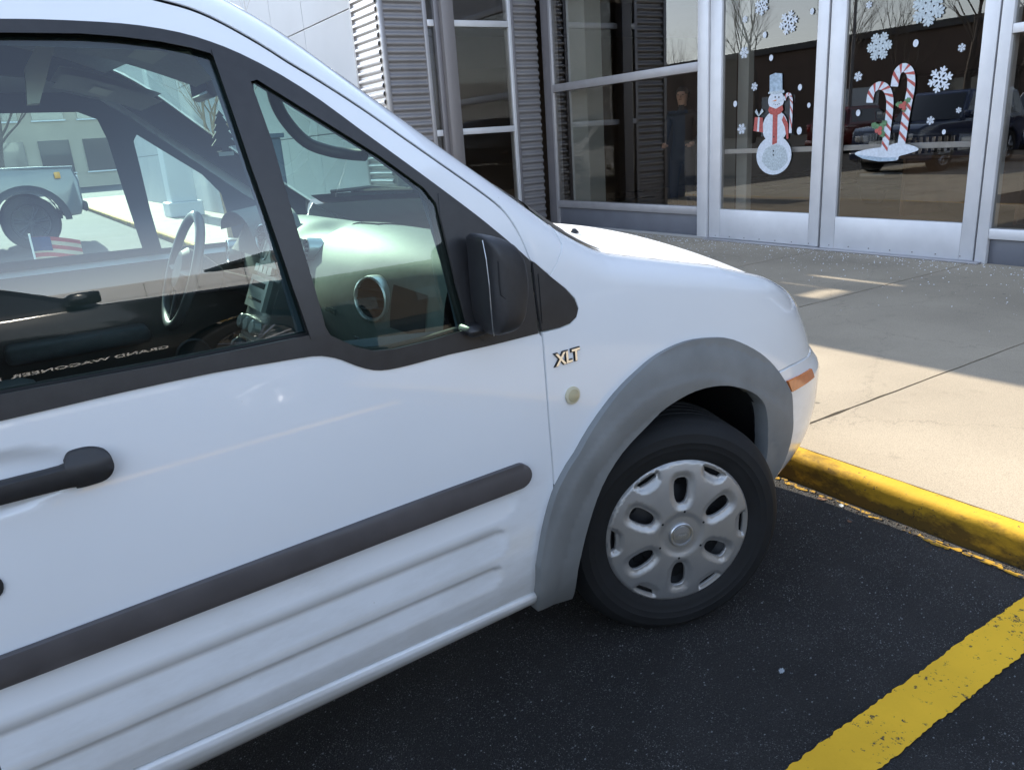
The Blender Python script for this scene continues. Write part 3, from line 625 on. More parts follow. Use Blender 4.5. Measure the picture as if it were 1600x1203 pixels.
# ---- cabin
# inner skins of the doors
itr = [(XR, .45), (-.52, .42), (-.50, 1.12), (-.515, 1.21), (-.60, 1.27), (-.9, 1.515), (-.96, 1.565), (-1.05, 1.625), (-1.15, 1.65), (XR, 1.66)]
hole_i = [(-1.55, 1.12), (-.995, 1.115), (-1.045, 1.50), (-1.065, 1.565), (-1.12, 1.59), (-1.55, 1.60)]
hole_q = [(-.93, 1.105), (-.665, 1.10), (-.672, 1.18), (-.69, 1.285), (-.75, 1.36), (-.95, 1.51), (-.963, 1.49), (-.955, 1.40), (-.945, 1.25)]
M_far = mat('far_trim', (.05, .062, .08), .7)
patch('door_lining', itr, FM, M_far, VAN, off=-.05, thick=-.012 if False else .0, step=.05, holes=[hole_i, hole_q])
patch('door_lining', itr, F, M_far, VAN, off=-.045, thick=.0, step=.05, holes=[[(-1.56, 1.09), (-.985, 1.085), (-1.035, 1.55), (-1.06, 1.595), (-1.56, 1.61)], [(-.935, 1.06), (-.64, 1.03), (-.655, 1.18), (-.675, 1.315), (-.75, 1.39), (-.96, 1.54), (-.972, 1.50)]])
g = MB(); yb = WID - tap(-1.2)
g.grid(lambda i, j: (lambda x: (x, WID - tap(x) - .02 - .10 * j, 1.088 - .02 * j * j))(XR + 1.02 * i), 12, 4); g.build('far_window_ledge', mat('sunlit_ledge', (.42, .44, .45), .6), VAN, sm=60)  # sill strip in the sun, its brightness put into the pale colour
g = MB(); g.grid(lambda i, j: (lambda x: (x, WID - tap(x) - .12 - .03 * math.sin(j * 3), 1.07 - .62 * j))(XR + 1.05 * i), 12, 8); FL = g.build('far_door_panel', mat('far_door_trim', (.016, .018, .021), .45, noise=(20, .2)), VAN, sm=60)
g = MB(); g.box(-1.5, -1.05, WID - .22, WID - .10, .80, .86, bev=.02); g.build('armrest', M_trimc, FL, sm=50)
g = MB(); g.lathe([(.001, .0), (.045, .0), (.06, .012), (.066, .0)], 28, Matrix.Translation((-.92, WID - .20, .72))); g.build('speaker', M_trimc, FL, sm=40)
patch('pillar_lining', [(-1.6, 1.74), (-1.2, 1.69), (-1.0, 1.62), (-.62, 1.33), (-.5, 1.24), (-.47, 1.12), (-.36, 1.12), (-.37, 1.19)] + crest(-.38, -1.6, 30, .03), FM, M_far, VAN, off=-.035, thick=0, step=.04)
patch('pillar_lining', [(-1.6, 1.74), (-1.2, 1.69), (-1.0, 1.62), (-.62, 1.33), (-.5, 1.24), (-.47, 1.12), (-.36, 1.12), (-.37, 1.19)] + crest(-.38, -1.6, 30, .03), F, M_far, VAN, off=-.035, thick=0, step=.04)
topgrid('headlining', -3.4, -1.04, 24, .03, .97, 20, M_head, -.035)
g = MB(); g.box(-3.5, -.45, .04, WID - .04, .42, .46); g.build('cabin_floor', M_dark, VAN)
g = MB(); g.box(-.46, -.42, .06, WID - .06, .42, 1.12); g.build('firewall', M_gap, VAN)
g = MB(); g.box(-2.35, -2.32, .05, WID - .05, .45, 1.86); g.build('bulkhead', M_dark, VAN)
# seats
for yc, lb in ((.48, 'passenger seat'), (1.30, 'driver seat')):
    g = MB(); g.box(-1.95, -1.42, yc - .24, yc + .24, .62, .78, bev=.05); s_ = g.build('seat', M_trimc, VAN, sm=60); s_['label'] = lb
    g = MB(); g.grid(lambda i, j: (-1.93 - .16 * i + .05 * math.cos((j - .5) * 3), yc - .23 + .46 * j, .74 + .62 * i), 8, 10); g.build('backrest', M_trimc, s_, sm=60)
    g = MB(); g.box(-2.16, -2.05, yc - .13, yc + .13, 1.38, 1.54, bev=.04); g.build('headrest', M_trimc, s_, sm=60)
# dashboard
PD = crs([(-.38, 1.165), (-.46, 1.192), (-.56, 1.200), (-.64, 1.178), (-.685, 1.13), (-.705, 1.06), (-.712, .99), (-.70, .92), (-.655, .86), (-.56, .80)], 5)
def dash(i, j):
    y = .075 + (WID - .15) * j; k = i * (len(PD) - 1); a = int(min(k, len(PD) - 2)); f = k - a
    x = PD[a][0] * (1 - f) + PD[a + 1][0] * f; z = PD[a][1] * (1 - f) + PD[a + 1][1] * f
    e = min(y - .06, WID - .06 - y); edge = 1 - min(1, e / .34)
    depth = (x + .38)
    x = -.38 + depth * (1 - .22 * edge * edge)
    z -= .035 * edge ** 2
    # swelling in front of the passenger, instrument pod, sunken middle
    sw = math.exp(-((y - .55) / .26) ** 2); x -= .035 * sw * (i > .3) * sstep((i - .3) / .3); z += .018 * sw * sstep(i / .35) * (1 - sstep((i - .5) / .3))
    mid = math.exp(-((y - .9) / .13) ** 4); z -= .028 * mid * sstep((i - .08) / .12) * (1 - sstep((i - .36) / .1))
    return (x, y, z)
g = MB(); g.grid(dash, 60, 90); DASH = g.build('dashboard', M_dash, VAN, sm=80)
def cyl(name, o, d, prof, m, par, seg=32, sm=35):
    d = Vector(d).normalized(); q = Vector((0, -1, 0)).rotation_difference(d).to_matrix().to_4x4()
    g = MB(); g.lathe(prof, seg, Matrix.Translation(o) @ q); return g.build(name, m, par, sm=sm)
def vent(o, d, r=.052):
    v_ = cyl('air_vent', o, d, [(r * .86, -.02), (r * .86, .008), (r * .92, .014), (r, .012), (r * 1.04, .0), (r * 1.02, -.03)], M_hub2, DASH)
    cyl('vent_bowl', o, d, [(.001, .001), (r * .5, .002), (r * .86, .006)], M_gap, v_)
    dv = Vector(d).normalized(); ex = dv.cross(Vector((0, 0, 1))).normalized(); ez = ex.cross(dv)
    for k in (-1, 0, 1):
        g = MB(); c = Vector(o) + dv * .007 + ez * k * r * .42; h = math.sqrt(1 - (k * .42) ** 2) * r * .82
        g.tube([c - ex * h, c + ex * h], .003, 6, flat=1.); g.build('vane', M_plast, v_)
    return v_
vent((-.712, .285, 1.073), (-1, -.42, .10), .053)
vent((-.715, 1.62, 1.08), (-1, .1, .1), .045)
vent((-.705, .72, 1.155), (-1, 0, .15), .03)
vent((-.725, 1.08, 1.165), (-1, -.25, .15), .042)
# passenger shelf recess and trim pieces on the dash
g = MB(); g.box(-.735, -.66, .36, .60, .965, .970, bev=.002); g.build('shelf_lip', M_trimc, DASH)
g = MB(); g.grid(lambda i, j: (lambda q: (q[0] - .006, q[1], q[2]))(dash(.47 + .15 * i, .025 + .065 * j)), 5, 5); g.build('side_pocket', M_gap, DASH)
g = MB(); g.tube([(-.600, .13, 1.128), (-.622, .12, 1.103), (-.640, .15, 1.098), (-.618, .175, 1.124)], .004, 6, closed=True); g.build('tweeter_trim', M_chrome, DASH, sm=40)
e = dash(.52, .235); txt('airbag_text', 'AIRBAG', .022, M_trimc, frame3((-.7475, .50, 1.02), (0, 1, 0), (.05, 0, 1)), DASH, ext=.0006)
g = MB(); g.grid(lambda i, j: (lambda q: (q[0] - .002, q[1], q[2] + .004))(dash(.12 + .10 * i, .30 + .12 * j)), 6, 8); g.build('defroster_tray', M_gap, DASH)
# instrument pod
g = MB(); g.grid(lambda i, j: (-.60 - .16 * i, 1.10 + .42 * j, 1.19 + .07 * math.sin(j * math.pi) ** .5 - .02 * i), 8, 20); POD = g.build('instrument_pod', M_dash, DASH, sm=80)
g = MB(); g.grid(lambda i, j: (-.74 + .05 * i, 1.12 + .38 * j, 1.10 + (.125 * math.sin(.2 + j * 2.74) ** .5) * i), 4, 12); g.build('instrument_face', M_gap, POD)
# centre stack
stk_n = Vector((-1, -.10, .42)).normalized()
def stk(a, b, o=0.):   # a across, b down the slope
    base = Vector((-.725, .79, 1.19)); ex = Vector((-.0, 1, 0)); dn = Vector((-.135, 0, -.30)).normalized()
    return base + ex * a + dn * b + stk_n * o
g = MB(); g.grid(lambda i, j: stk(.25 * j, .36 * i, .012 * math.sin(j * math.pi) ** .4), 10, 10)
g.add([stk(0, 0), stk(0, .36), stk(0, .36) + Vector((.2, 0, -.1)), stk(0, 0) + Vector((.2, 0, -.1))], [(0, 1, 2, 3)]); g.add([stk(.25, 0), stk(.25, .36), stk(.25, .36) + Vector((.2, 0, -.1)), stk(.25, 0) + Vector((.2, 0, -.1))], [(0, 1, 2, 3)])
CON = g.build('centre_console', mat('console_grey', (.05, .06, .065), .35), DASH, sm=50)
def slab(name, a0, a1, b0, b1, h, m, par):
    g = MB(); c = [stk(a, b, o_) for o_ in (0.006, h) for a, b in ((a0, b0), (a1, b0), (a1, b1), (a0, b1))]
    g.add(c, [(3, 2, 1, 0), (4, 5, 6, 7), (0, 1, 5, 4), (1, 2, 6, 5), (2, 3, 7, 6), (3, 0, 4, 7)]); return g.build(name, m, par)
M_rad = mat('radio_face', (.25, .27, .26), .3, metal=.4)
slab('radio', .035, .215, .14, .235, .022, M_rad, CON); slab('display', .06, .19, .155, .172, .0235, M_gap, CON); slab('tape_slot', .06, .19, .205, .212, .0235, M_gap, CON)
for k in range(4): slab('button', .045 + k * .043, .082 + k * .043, .105, .128, .021, M_rad, CON)
for k in range(3): slab('switch', .05 + k * .05, .09 + k * .05, .325, .345, .02, M_rad, CON)
for k in range(3): cyl('knob', stk(.06 + k * .065, .285, .01), stk_n, [(.024, 0), (.022, .018), (.018, .022), (.001, .022)], M_rad, CON, 20)
for k in range(2): cyl('round_vent', stk(.07 + k * .11, .055, .012), stk_n, [(.030, 0), (.036, .004), (.038, -.004)], M_rad, CON, 24)
g = MB(); g.box(-1.25, -.70, .80, 1.0, .46, .72, bev=.03); g.build('tunnel', M_dark, CON, sm=50)
g = MB(); g.tube([(-.86, .90, .70), (-.90, .90, .86)], .010, 8); g.lathe([(.001, .03), (.02, .026), (.026, .0), (.02, -.02), (.001, -.03)], 16, Matrix.Translation((-.90, .90, .88)) @ Matrix.Rotation(R(90), 4, 'X')); g.build('gear_lever', M_plast, CON, sm=50)
# steering wheel
swc = Vector((-.945, 1.33, 1.068)); swn = Vector((-1, -.0, .42)).normalized(); ex = Vector((0, 1, 0)); ey = swn.cross(ex).normalized()
g = MB(); g.tube([swc + ex * .185 * math.cos(2 * math.pi * i / 48) + ey * .185 * math.sin(2 * math.pi * i / 48) for i in range(48)], .0155, 12, closed=True)
SW = g.build('steering_wheel', mat('wheel_rim', (.07, .075, .08), .45), VAN, sm=60)
cyl('hub', swc + swn * .0, swn, [(.001, .02), (.06, .018), (.078, .0), (.07, -.05), (.04, -.12)], M_trimc, SW)
for a in (0, math.pi, -math.pi / 2):
    g = MB(); d = ex * math.cos(a) + ey * math.sin(a) * -1; g.tube([swc + d * .06, swc + d * .18], [.022, .012], 8, flat=.5); g.build('spoke', M_trimc, SW, sm=50)
g = MB(); g.tube([swc - swn * .1, swc - swn * .35], .035, 10); g.build('steering_column', M_dark, SW, sm=50)
# visors, rear view mirror, shelf, grab handle, wipers, belt buckle
for y0, lb in ((.22, 'passenger sun visor'), (1.08, 'driver sun visor')):
    g = MB(); 
    def vz(i, j, o=0.):
        x = -1.19 + .24 * j; return (x, y0 + .42 * i, 1.665 - .075 * (1 - j) * 0 - .20 * (j - .0) ** 1.3 * .38 - .012 + o)
    g.grid(lambda i, j: vz(i, j), 10, 6); g.grid(lambda i, j: vz(i, j, .02), 10, 6); v_ = g.build('sun_visor', M_head, VAN, sm=50); v_['label'] = lb
    g = MB(); g.grid(lambda i, j: (lambda q: (q[0], q[1], q[2] - .004))(vz(.25 + .45 * i, .35 + .2 * j)), 2, 2); g.build('visor_label', mat('visor_label', (.5, .5, .45), .6), v_)
g = MB(); g.prism([(-1.315, 1.535), (-1.295, 1.535), (-1.245, 1.64), (-1.265, 1.655), (-1.305, 1.60)], 'y', .40, .45); g.build('coat_hook', mat('hook_cream', (.6, .6, .52), .6), VAN)
g = MB(); g.box(-.885, -.855, .80, 1.02, 1.565, 1.635, bev=.014); rm = g.build('rear_view_mirror', M_plast, VAN, sm=50)
g = MB(); g.add([(-.886, .815, 1.575), (-.886, 1.005, 1.575), (-.886, 1.005, 1.625), (-.886, .815, 1.625)], [(0, 1, 2, 3)]); g.build('mirror_glass', mat('mirror_glass', (.7, .75, .8), .03, metal=1.), rm)
g = MB(); g.tube([(-.87, .91, 1.61), (-.82, .91, 1.66)], .008, 8); g.build('stem', M_plast, rm)
g = MB(); g.tube(crs([(-.915, .15, 1.555), (-.905, .185, 1.515), (-.885, .2, 1.475), (-.85, .2, 1.432), (-.81, .19, 1.412), (-.775, .165, 1.402), (-.755, .13, 1.398)], 4), .0125, 10); g.build('grab_handle', M_plast, VAN, sm=60)
g = MB(); g.prism([(-.80, .975), (-.77, 1.0), (-.765, .955), (-.785, .95)], 'y', .60, .63); g.build('belt_buckle', mat('red_buckle', (.7, .07, .03), .4), VAN)
for a0, a1 in (((.75, .02), (1.15, .05)), ((1.2, .02), (1.6, .05))):
    g = MB(); 
    def wp(t, d, dz): q = TOP(-.374 - d * .3, (t - .05) / 1.69); q.z += dz * .4; return q
    g.tube([wp(a0[0], a0[1], .02), wp((a0[0] + a1[0]) / 2, .05, .035), wp(a1[0], a1[1], .02)], .008, 6)
    g.tube([wp(a0[0] - .15, .03, .012), wp(a1[0] - .1, .05, .012)], .006, 6); g.build('wiper', M_gap, VAN, sm=50)
# pine tree air freshener hanging from the rear view mirror
yF = .90
AF = thing('air_freshener', 'dark pine tree shaped air freshener hanging inside the windscreen of the white van', 'air freshener', (-.845, yF, 1.475))
half = [(.0, .062), (.012, .047), (.008, .045), (.020, .028), (.014, .026), (.027, .010), (.018, .008), (.034, -.010), (.022, -.012), (.040, -.030), (.012, -.034), (.010, -.044), (.026, -.046), (.026, -.060)]
pl = half + [(-a, b) for a, b in half[::-1][:-1]]
g = MB(); g.prism(pl, 'y', -.0015, .0015); o_ = g.build('scented_card', mat('freshener_card', (.012, .014, .018), .6), AF); o_.rotation_euler = (0, 0, R(20))
g = MB(); g.box(-.024, .024, -.0022, -.0017, -.058, -.047); o_ = g.build('printed_strip', mat('strip_print', (.3, .3, .3), .6), AF); o_.rotation_euler = (0, 0, R(20))
g = MB(); g.tube([(0, 0, .060), (-.012, .01, .13)], .0008, 5); g.build('string', M_head, AF)
# ================================================================= GROUND, KERB, SIDEWALK
def nodes(m): return m.node_tree.nodes, m.node_tree.links, m.node_tree.nodes['Principled BSDF']
def tex(n, L, kind, scale, detail=4, vec=None, rough=.5, sx=(1, 1, 1)):
    t = n.new(kind); t.inputs['Scale'].default_value = scale
    if kind == 'ShaderNodeTexNoise': t.inputs['Detail'].default_value = detail; t.inputs['Roughness'].default_value = rough
    tc = n.new('ShaderNodeTexCoord'); mp = n.new('ShaderNodeMapping'); mp.inputs['Scale'].default_value = sx
    L.new(tc.outputs['Object'], mp.inputs[0]); L.new(mp.outputs[0], t.inputs['Vector']); return t
def ramp(n, L, src, stops):
    r = n.new('ShaderNodeValToRGB'); L.new(src, r.inputs[0]); e = r.color_ramp.elements
    while len(e) < len(stops): e.new(.5)
    for q, (p, c) in zip(e, stops): q.position = p; q.color = (*c, 1) if len(c) == 3 else c
    return r
def mixc(n, L, f, a, b):
    m = n.new('ShaderNodeMix'); m.data_type = 'RGBA'
    if isinstance(f, float): m.inputs[0].default_value = f
    else: L.new(f, m.inputs[0])
    for k, v in ((6, a), (7, b)):
        if isinstance(v, tuple): m.inputs[k].default_value = (*v, 1)
        else: L.new(v, m.inputs[k])
    return m.outputs[2]
def g3(v): return (v, v, v)
M_asph = mat('asphalt', (.025, .026, .03), .85); n, L, b = nodes(M_asph)
a1 = ramp(n, L, tex(n, L, 'ShaderNodeTexNoise', 1.3, 6).outputs[0], [(.3, (.0055, .0052, .005)), (.5, (.0095, .009, .0086)), (.72, (.025, .0235, .022))])
v1 = tex(n, L, 'ShaderNodeTexVoronoi', 270); v1.feature = 'F1'
sp = ramp(n, L, v1.outputs['Color'], [(.50, g3(0)), (1., g3(1))]); sp.color_ramp.interpolation = 'LINEAR'
dd = ramp(n, L, v1.outputs['Distance'], [(.25, g3(1)), (.5, g3(0))])
mu = n.new('ShaderNodeMath'); mu.operation = 'MULTIPLY'; L.new(sp.outputs[0], mu.inputs[0]); L.new(dd.outputs[0], mu.inputs[1])
mk_ = ramp(n, L, tex(n, L, 'ShaderNodeTexNoise', 7, 5, rough=.7).outputs[0], [(.38, g3(.12)), (.66, g3(1.2))]); mu2 = n.new('ShaderNodeMath'); mu2.operation = 'MULTIPLY'; L.new(mk_.outputs[0], mu2.inputs[1]); L.new(mu.outputs[0], mu2.inputs[0])
c1 = mixc(n, L, mu2.outputs[0], a1.outputs[0], (.21, .205, .20))
v2 = tex(n, L, 'ShaderNodeTexNoise', 260, 2); s2 = ramp(n, L, v2.outputs[0], [(.36, g3(.45)), (.64, g3(1.9))])
mm_ = n.new('ShaderNodeVectorMath'); mm_.operation = 'MULTIPLY'; L.new(c1, mm_.inputs[0]); L.new(s2.outputs[0], mm_.inputs[1]); L.new(mm_.outputs[0], b.inputs['Base Color'])
# hairline cracks and oily patches
vc = tex(n, L, 'ShaderNodeTexVoronoi', 1.3); vc.feature = 'DISTANCE_TO_EDGE'; dn = tex(n, L, 'ShaderNodeTexNoise', 5, 6); am = n.new('ShaderNodeVectorMath'); am.operation = 'MULTIPLY_ADD'; L.new(dn.outputs['Color'], am.inputs[0]); am.inputs[1].default_value = (.22, .22, .22); tcc = n.new('ShaderNodeTexCoord'); L.new(tcc.outputs['Object'], am.inputs[2]); L.new(am.outputs[0], vc.inputs['Vector'])
ck = ramp(n, L, vc.outputs['Distance'], [(.0, g3(.85)), (.003, g3(1.))]); cm = n.new('ShaderNodeVectorMath'); cm.operation = 'MULTIPLY'; L.new(mm_.outputs[0], cm.inputs[0]); L.new(ck.outputs[0], cm.inputs[1])
ol = ramp(n, L, tex(n, L, 'ShaderNodeTexNoise', .9, 3).outputs[0], [(.58, g3(1.)), (.68, g3(.45))]); cm2 = n.new('ShaderNodeVectorMath'); cm2.operation = 'MULTIPLY'; L.new(cm.outputs[0], cm2.inputs[0]); L.new(ol.outputs[0], cm2.inputs[1]); L.new(cm2.outputs[0], b.inputs['Base Color'])
bp = n.new('ShaderNodeBump'); bp.inputs['Strength'].default_value = .9; bp.inputs['Distance'].default_value = .004
ad = n.new('ShaderNodeMath'); ad.operation = 'ADD'; L.new(v1.outputs['Distance'], ad.inputs[0]); L.new(v2.outputs[0], ad.inputs[1]); L.new(ad.outputs[0], bp.inputs['Height']); L.new(bp.outputs[0], b.inputs['Normal'])
g = MB(); g.add([(-400, -400, 0), (400, -400, 0), (400, 400, 0), (-400, 400, 0)], [(0, 1, 2, 3)]); tag(g.build('parking_lot', M_asph), kind='structure')

def concrete(name, base, dark=.82):
    m = mat(name, base, .85); n, L, b = nodes(m)
    t = tex(n, L, 'ShaderNodeTexNoise', 1.1, 8); r = ramp(n, L, t.outputs[0], [(.3, tuple(c * dark for c in base)), (.72, tuple(c * 1.08 for c in base))])
    f = tex(n, L, 'ShaderNodeTexNoise', 240, 3); fr = ramp(n, L, f.outputs[0], [(.36, g3(.74)), (.5, g3(1.)), (.68, g3(1.16))])
    k = n.new('ShaderNodeVectorMath'); k.operation = 'MULTIPLY'; L.new(r.outputs[0], k.inputs[0]); L.new(fr.outputs[0], k.inputs[1])
    s = tex(n, L, 'ShaderNodeTexNoise', 9, 6, rough=.7); sr = ramp(n, L, s.outputs[0], [(.60, g3(1.)), (.74, g3(.80))])
    k2 = n.new('ShaderNodeVectorMath'); k2.operation = 'MULTIPLY'; L.new(k.outputs[0], k2.inputs[0]); L.new(sr.outputs[0], k2.inputs[1]); vc = tex(n, L, 'ShaderNodeTexVoronoi', .8); vc.feature = 'DISTANCE_TO_EDGE'; am = n.new('ShaderNodeVectorMath'); am.operation = 'MULTIPLY_ADD'; L.new(s.outputs['Color'], am.inputs[0]); am.inputs[1].default_value = (.3, .3, .3); tcc = n.new('ShaderNodeTexCoord'); L.new(tcc.outputs['Object'], am.inputs[2]); L.new(am.outputs[0], vc.inputs['Vector'])
    ck = ramp(n, L, vc.outputs['Distance'], [(.0, g3(.62)), (.004, g3(1.))]); k3 = n.new('ShaderNodeVectorMath'); k3.operation = 'MULTIPLY'; L.new(k2.outputs[0], k3.inputs[0]); L.new(ck.outputs[0], k3.inputs[1])
    gm = tex(n, L, 'ShaderNodeTexVoronoi', 3.1); gr = ramp(n, L, gm.outputs['Distance'], [(.035, g3(.5)), (.05, g3(1.))]); k4 = n.new('ShaderNodeVectorMath'); k4.operation = 'MULTIPLY'; L.new(k3.outputs[0], k4.inputs[0]); L.new(gr.outputs[0], k4.inputs[1])
    L.new(k4.outputs[0], b.inputs['Base Color'])
    bp = n.new('ShaderNodeBump'); bp.inputs['Strength'].default_value = .35; bp.inputs['Distance'].default_value = .002; L.new(f.outputs[0], bp.inputs['Height']); L.new(bp.outputs[0], b.inputs['Normal'])
    return m
M_conc = concrete('sidewalk_concrete', (.33, .275, .20), .78)
M_joint = mat('joint_dirt', (.05, .04, .032), .95, noise=(30, .4))
SW_ = thing('sidewalk', None, None, (0, 0, 0)); del SW_
COL.objects.unlink(bpy.data.objects['sidewalk']); bpy.data.objects.remove(bpy.data.objects['sidewalk'])
g = MB(); g.box(1.13, 5.6, -26, 40, -.05, .112); SWK = tag(g.build('sidewalk', M_joint), kind='structure')
ys = [.605 + 1.475 * k for k in range(-17, 27)]
for k in range(len(ys) - 1):
    a, b_ = ys[k] + .006, ys[k + 1] - .006
    g = MB(); N = 40
    def edge(y0, j): return y0 + (rnd.random() - .5) * (.004 if rnd.random() > .12 else .014)
    top = [(1.128, a)] + [(1.128 + (5.52 - 1.128) * i / N, edge(a, i)) for i in range(1, N)] + [(5.52, a), (5.52, b_)] + [(5.52 - (5.52 - 1.128) * i / N, edge(b_, i)) for i in range(1, N)] + [(1.128, b_)]
    g.prism(top, 'z', .05, .13); g.build('slab', M_conc, SWK)
# pale paved apron across the far stalls
g = MB(); g.box(-9, 1.05, 5.2, 11.4, -.01, .004); AP = tag(g.build('paved_apron', M_joint), kind='structure')
M_pale = concrete('apron_concrete', (.40, .36, .28))
for i in range(8):
    for j in range(5):
        g = MB(); g.box(-9 + i * 1.25 + .008, -9 + (i + 1) * 1.25 - .008, 5.2 + j * 1.24 + .008, 5.2 + (j + 1) * 1.24 - .008, 0, .012); g.build('slab', M_pale, AP)
# kerb with worn yellow paint
def yellow(name, wear=.62, grime_shade=True, tone=(.56, .36, .035)):
    m = mat(name, tone, .8, spec=.25); n, L, b = nodes(m)
    t = tex(n, L, 'ShaderNodeTexNoise', 2.2, 7); yb = ramp(n, L, t.outputs[0], [(.3, tuple(c * .80 for c in tone)), (.7, tuple(c * 1.1 for c in tone))])
    w_ = tex(n, L, 'ShaderNodeTexNoise', 55, 8, rough=.72); wl = tex(n, L, 'ShaderNodeTexNoise', 3.5, 4); wa = n.new('ShaderNodeMath'); wa.operation = 'MULTIPLY_ADD'; L.new(wl.outputs[0], wa.inputs[0]); wa.inputs[1].default_value = .42; L.new(w_.outputs[0], wa.inputs[2])
    wr = ramp(n, L, wa.outputs[0], [(wear + .21, g3(0)), (wear + .25, g3(1))])
    c = mixc(n, L, wr.outputs[0], yb.outputs[0], (.06, .052, .042))
    w2 = tex(n, L, 'ShaderNodeTexNoise', 5.5, 5, rough=.6); wr2 = ramp(n, L, w2.outputs[0], [(.70, g3(0)), (.73, g3(1))])
    c = mixc(n, L, wr2.outputs[0], c, (.28, .25, .21))
    if grime_shade:
        ge = n.new('ShaderNodeTexCoord'); se = n.new('ShaderNodeSeparateXYZ'); L.new(ge.outputs['Object'], se.inputs[0])
        nz_ = tex(n, L, 'ShaderNodeTexNoise', 7, 6, rough=.7, sx=(1, .5, 1)); ma = n.new('ShaderNodeMath'); ma.operation = 'MULTIPLY_ADD'; L.new(nz_.outputs[0], ma.inputs[0]); ma.inputs[1].default_value = .40; ma.inputs[2].default_value = -.085
        sb = n.new('ShaderNodeMath'); sb.operation = 'SUBTRACT'; L.new(ma.outputs[0], sb.inputs[0]); L.new(se.outputs[2], sb.inputs[1])
        gr = ramp(n, L, sb.outputs[0], [(.0, g3(0)), (.06, g3(.82))]); c = mixc(n, L, gr.outputs[0], c, (.055, .036, .018))  # real dirt low on the kerb, spread upward to paint its face's shade
    L.new(c, b.inputs['Base Color']); bp = n.new('ShaderNodeBump'); bp.inputs['Strength'].default_value = .4; bp.inputs['Distance'].default_value = .003; L.new(w_.outputs[0], bp.inputs['Height']); L.new(bp.outputs[0], b.inputs['Normal'])
    return m
M_yk = yellow('kerb_yellow', .60, True, (.56, .33, .028)); M_ys = yellow('stripe_yellow', .60, False, (.84, .48, .03))
def kerb(y0, y1):
    g = MB(); n_ = int((y1 - y0) / .06)
    prof_ = [(1.072, -.03), (1.066, .02), (1.060, .08), (1.058, .100), (1.062, .116), (1.072, .126), (1.088, .1305), (1.120, .131), (1.126, .128), (1.126, .0)]
    def f(i, j):
        k = j * (len(prof_) - 1); a = int(min(k, len(prof_) - 2)); q = k - a; y = y0 + (y1 - y0) * i
        w_ = .003 * math.sin(y * 23) * math.sin(y * 7.3 + 1) + .002 * math.sin(y * 61)
        return (prof_[a][0] * (1 - q) + prof_[a + 1][0] * q + (w_ if a < 5 else 0), y, prof_[a][1] * (1 - q) + prof_[a + 1][1] * q + (w_ * .4 if a > 2 else 0))
    g.grid(f, n_, 18); return g
KB = None
for k, (a, b_) in enumerate([(-12.0, -6.0), (-5.99, -1.69), (-1.68, 2.99), (3.0, 8.99), (9.0, 16), (16.01, 24), (24.01, 40)]):
    o_ = kerb(a, b_).build('kerb' if KB is None else 'kerb_section', M_yk, KB, sm=50)
    if KB is None: KB = tag(o_, kind='structure')
def strip(name, pts_c, half, m, z, jit, par=None, step=.012):
    """painted strip with a ragged edge, from a centre line"""
    a, b_ = Vector((*pts_c[0], 0)), Vector((*pts_c[1], 0)); d = (b_ - a); l = d.length; d.normalize(); nrm = Vector((-d.y, d.x, 0)); n_ = int(l / step); g = MB(); vs = []
    ph = rnd.random() * 9
    for i in range(n_ + 1):
        p_ = a + d * l * i / n_
        for s_ in (1, -1):
            j_ = (rnd.random() - .5) * jit + jit * .35 * math.sin(i * .21 + ph * s_) * math.sin(i * .057 + s_)
            q = p_ + nrm * s_ * (half + j_); vs.append((q.x, q.y, z))
    g.add(vs, [(2 * i, 2 * i + 1, 2 * i + 3, 2 * i + 2) for i in range(n_)]); return tag(g.build(name, m, par), kind='structure')
strip('parking_line', ((1.0, -.566), (-4.4, -.622)), .063, M_ys, .004, .006)
strip('parking_line', ((1.0, -3.36), (-4.4, -3.40)), .063, M_ys, .004, .006, step=.05)
strip('parking_line', ((1.0, 2.35), (-4.4, 2.30)), .063, M_ys, .004, .006, step=.05)
strip('parking_line', ((1.0, -6.1), (-4.4, -6.15)), .063, M_ys, .004, .006, step=.1)
g = MB(); r_ = random.Random(21); y = -6.
while y < 3.:
    x = 1.030 + .010 * math.sin(y * 3.1) + r_.gauss(0, .007); a_ = .012 + .05 * r_.random() ** 2; b_ = .004 + .012 * r_.random()
    g.add([(x + b_ * math.cos(t) * r_.uniform(.6, 1.3), y + a_ * math.sin(t) * r_.uniform(.7, 1.2), 0.003 + r_.random() * .0015) for t in [k * .785 for k in range(8)]], [tuple(range(8))]); y += .012 + .06 * r_.random() * (1.8 if math.sin(y * 5.3 + 1) > .4 else .6)
tag(g.build('gutter_paint', yellow('gutter_yellow', .50, False, (.40, .23, .025))), kind='stuff')

# loose things on the ground
def stones(name, n_, area, zf, smin, smax, m, seed):
    r_ = random.Random(seed); g = MB()
    for _ in range(n_):
        x, y = area(r_); z = zf; s_ = smin + (smax - smin) * r_.random() ** 3; a = r_.random() * 6
        pts = [(s_ * (.7 + .5 * r_.random()) * math.cos(a + k * 1.257), s_ * (.5 + .4 * r_.random()) * math.sin(a + k * 1.257)) for k in range(5)]
        vs = [(x + p_[0], y + p_[1], z) for p_ in pts] + [(x + p_[0] * .6, y + p_[1] * .6, z + s_ * .6) for p_ in pts]
        g.add(vs, [(0, 1, 6, 5), (1, 2, 7, 6), (2, 3, 8, 7), (3, 4, 9, 8), (4, 0, 5, 9), (5, 6, 7, 8, 9)])
    return tag(g.build(name, m), kind='stuff')
M_grit = mat('grit', (.13, .135, .14), .85, noise=(30, .9)); M_salt = mat('salt', (.75, .76, .8), .6)
stones('grit', 9000, lambda r_: (-1.6 + 2.7 * r_.random(), -1.3 + 1.8 * r_.random()), .0003, .0007, .0036, M_grit, 3)
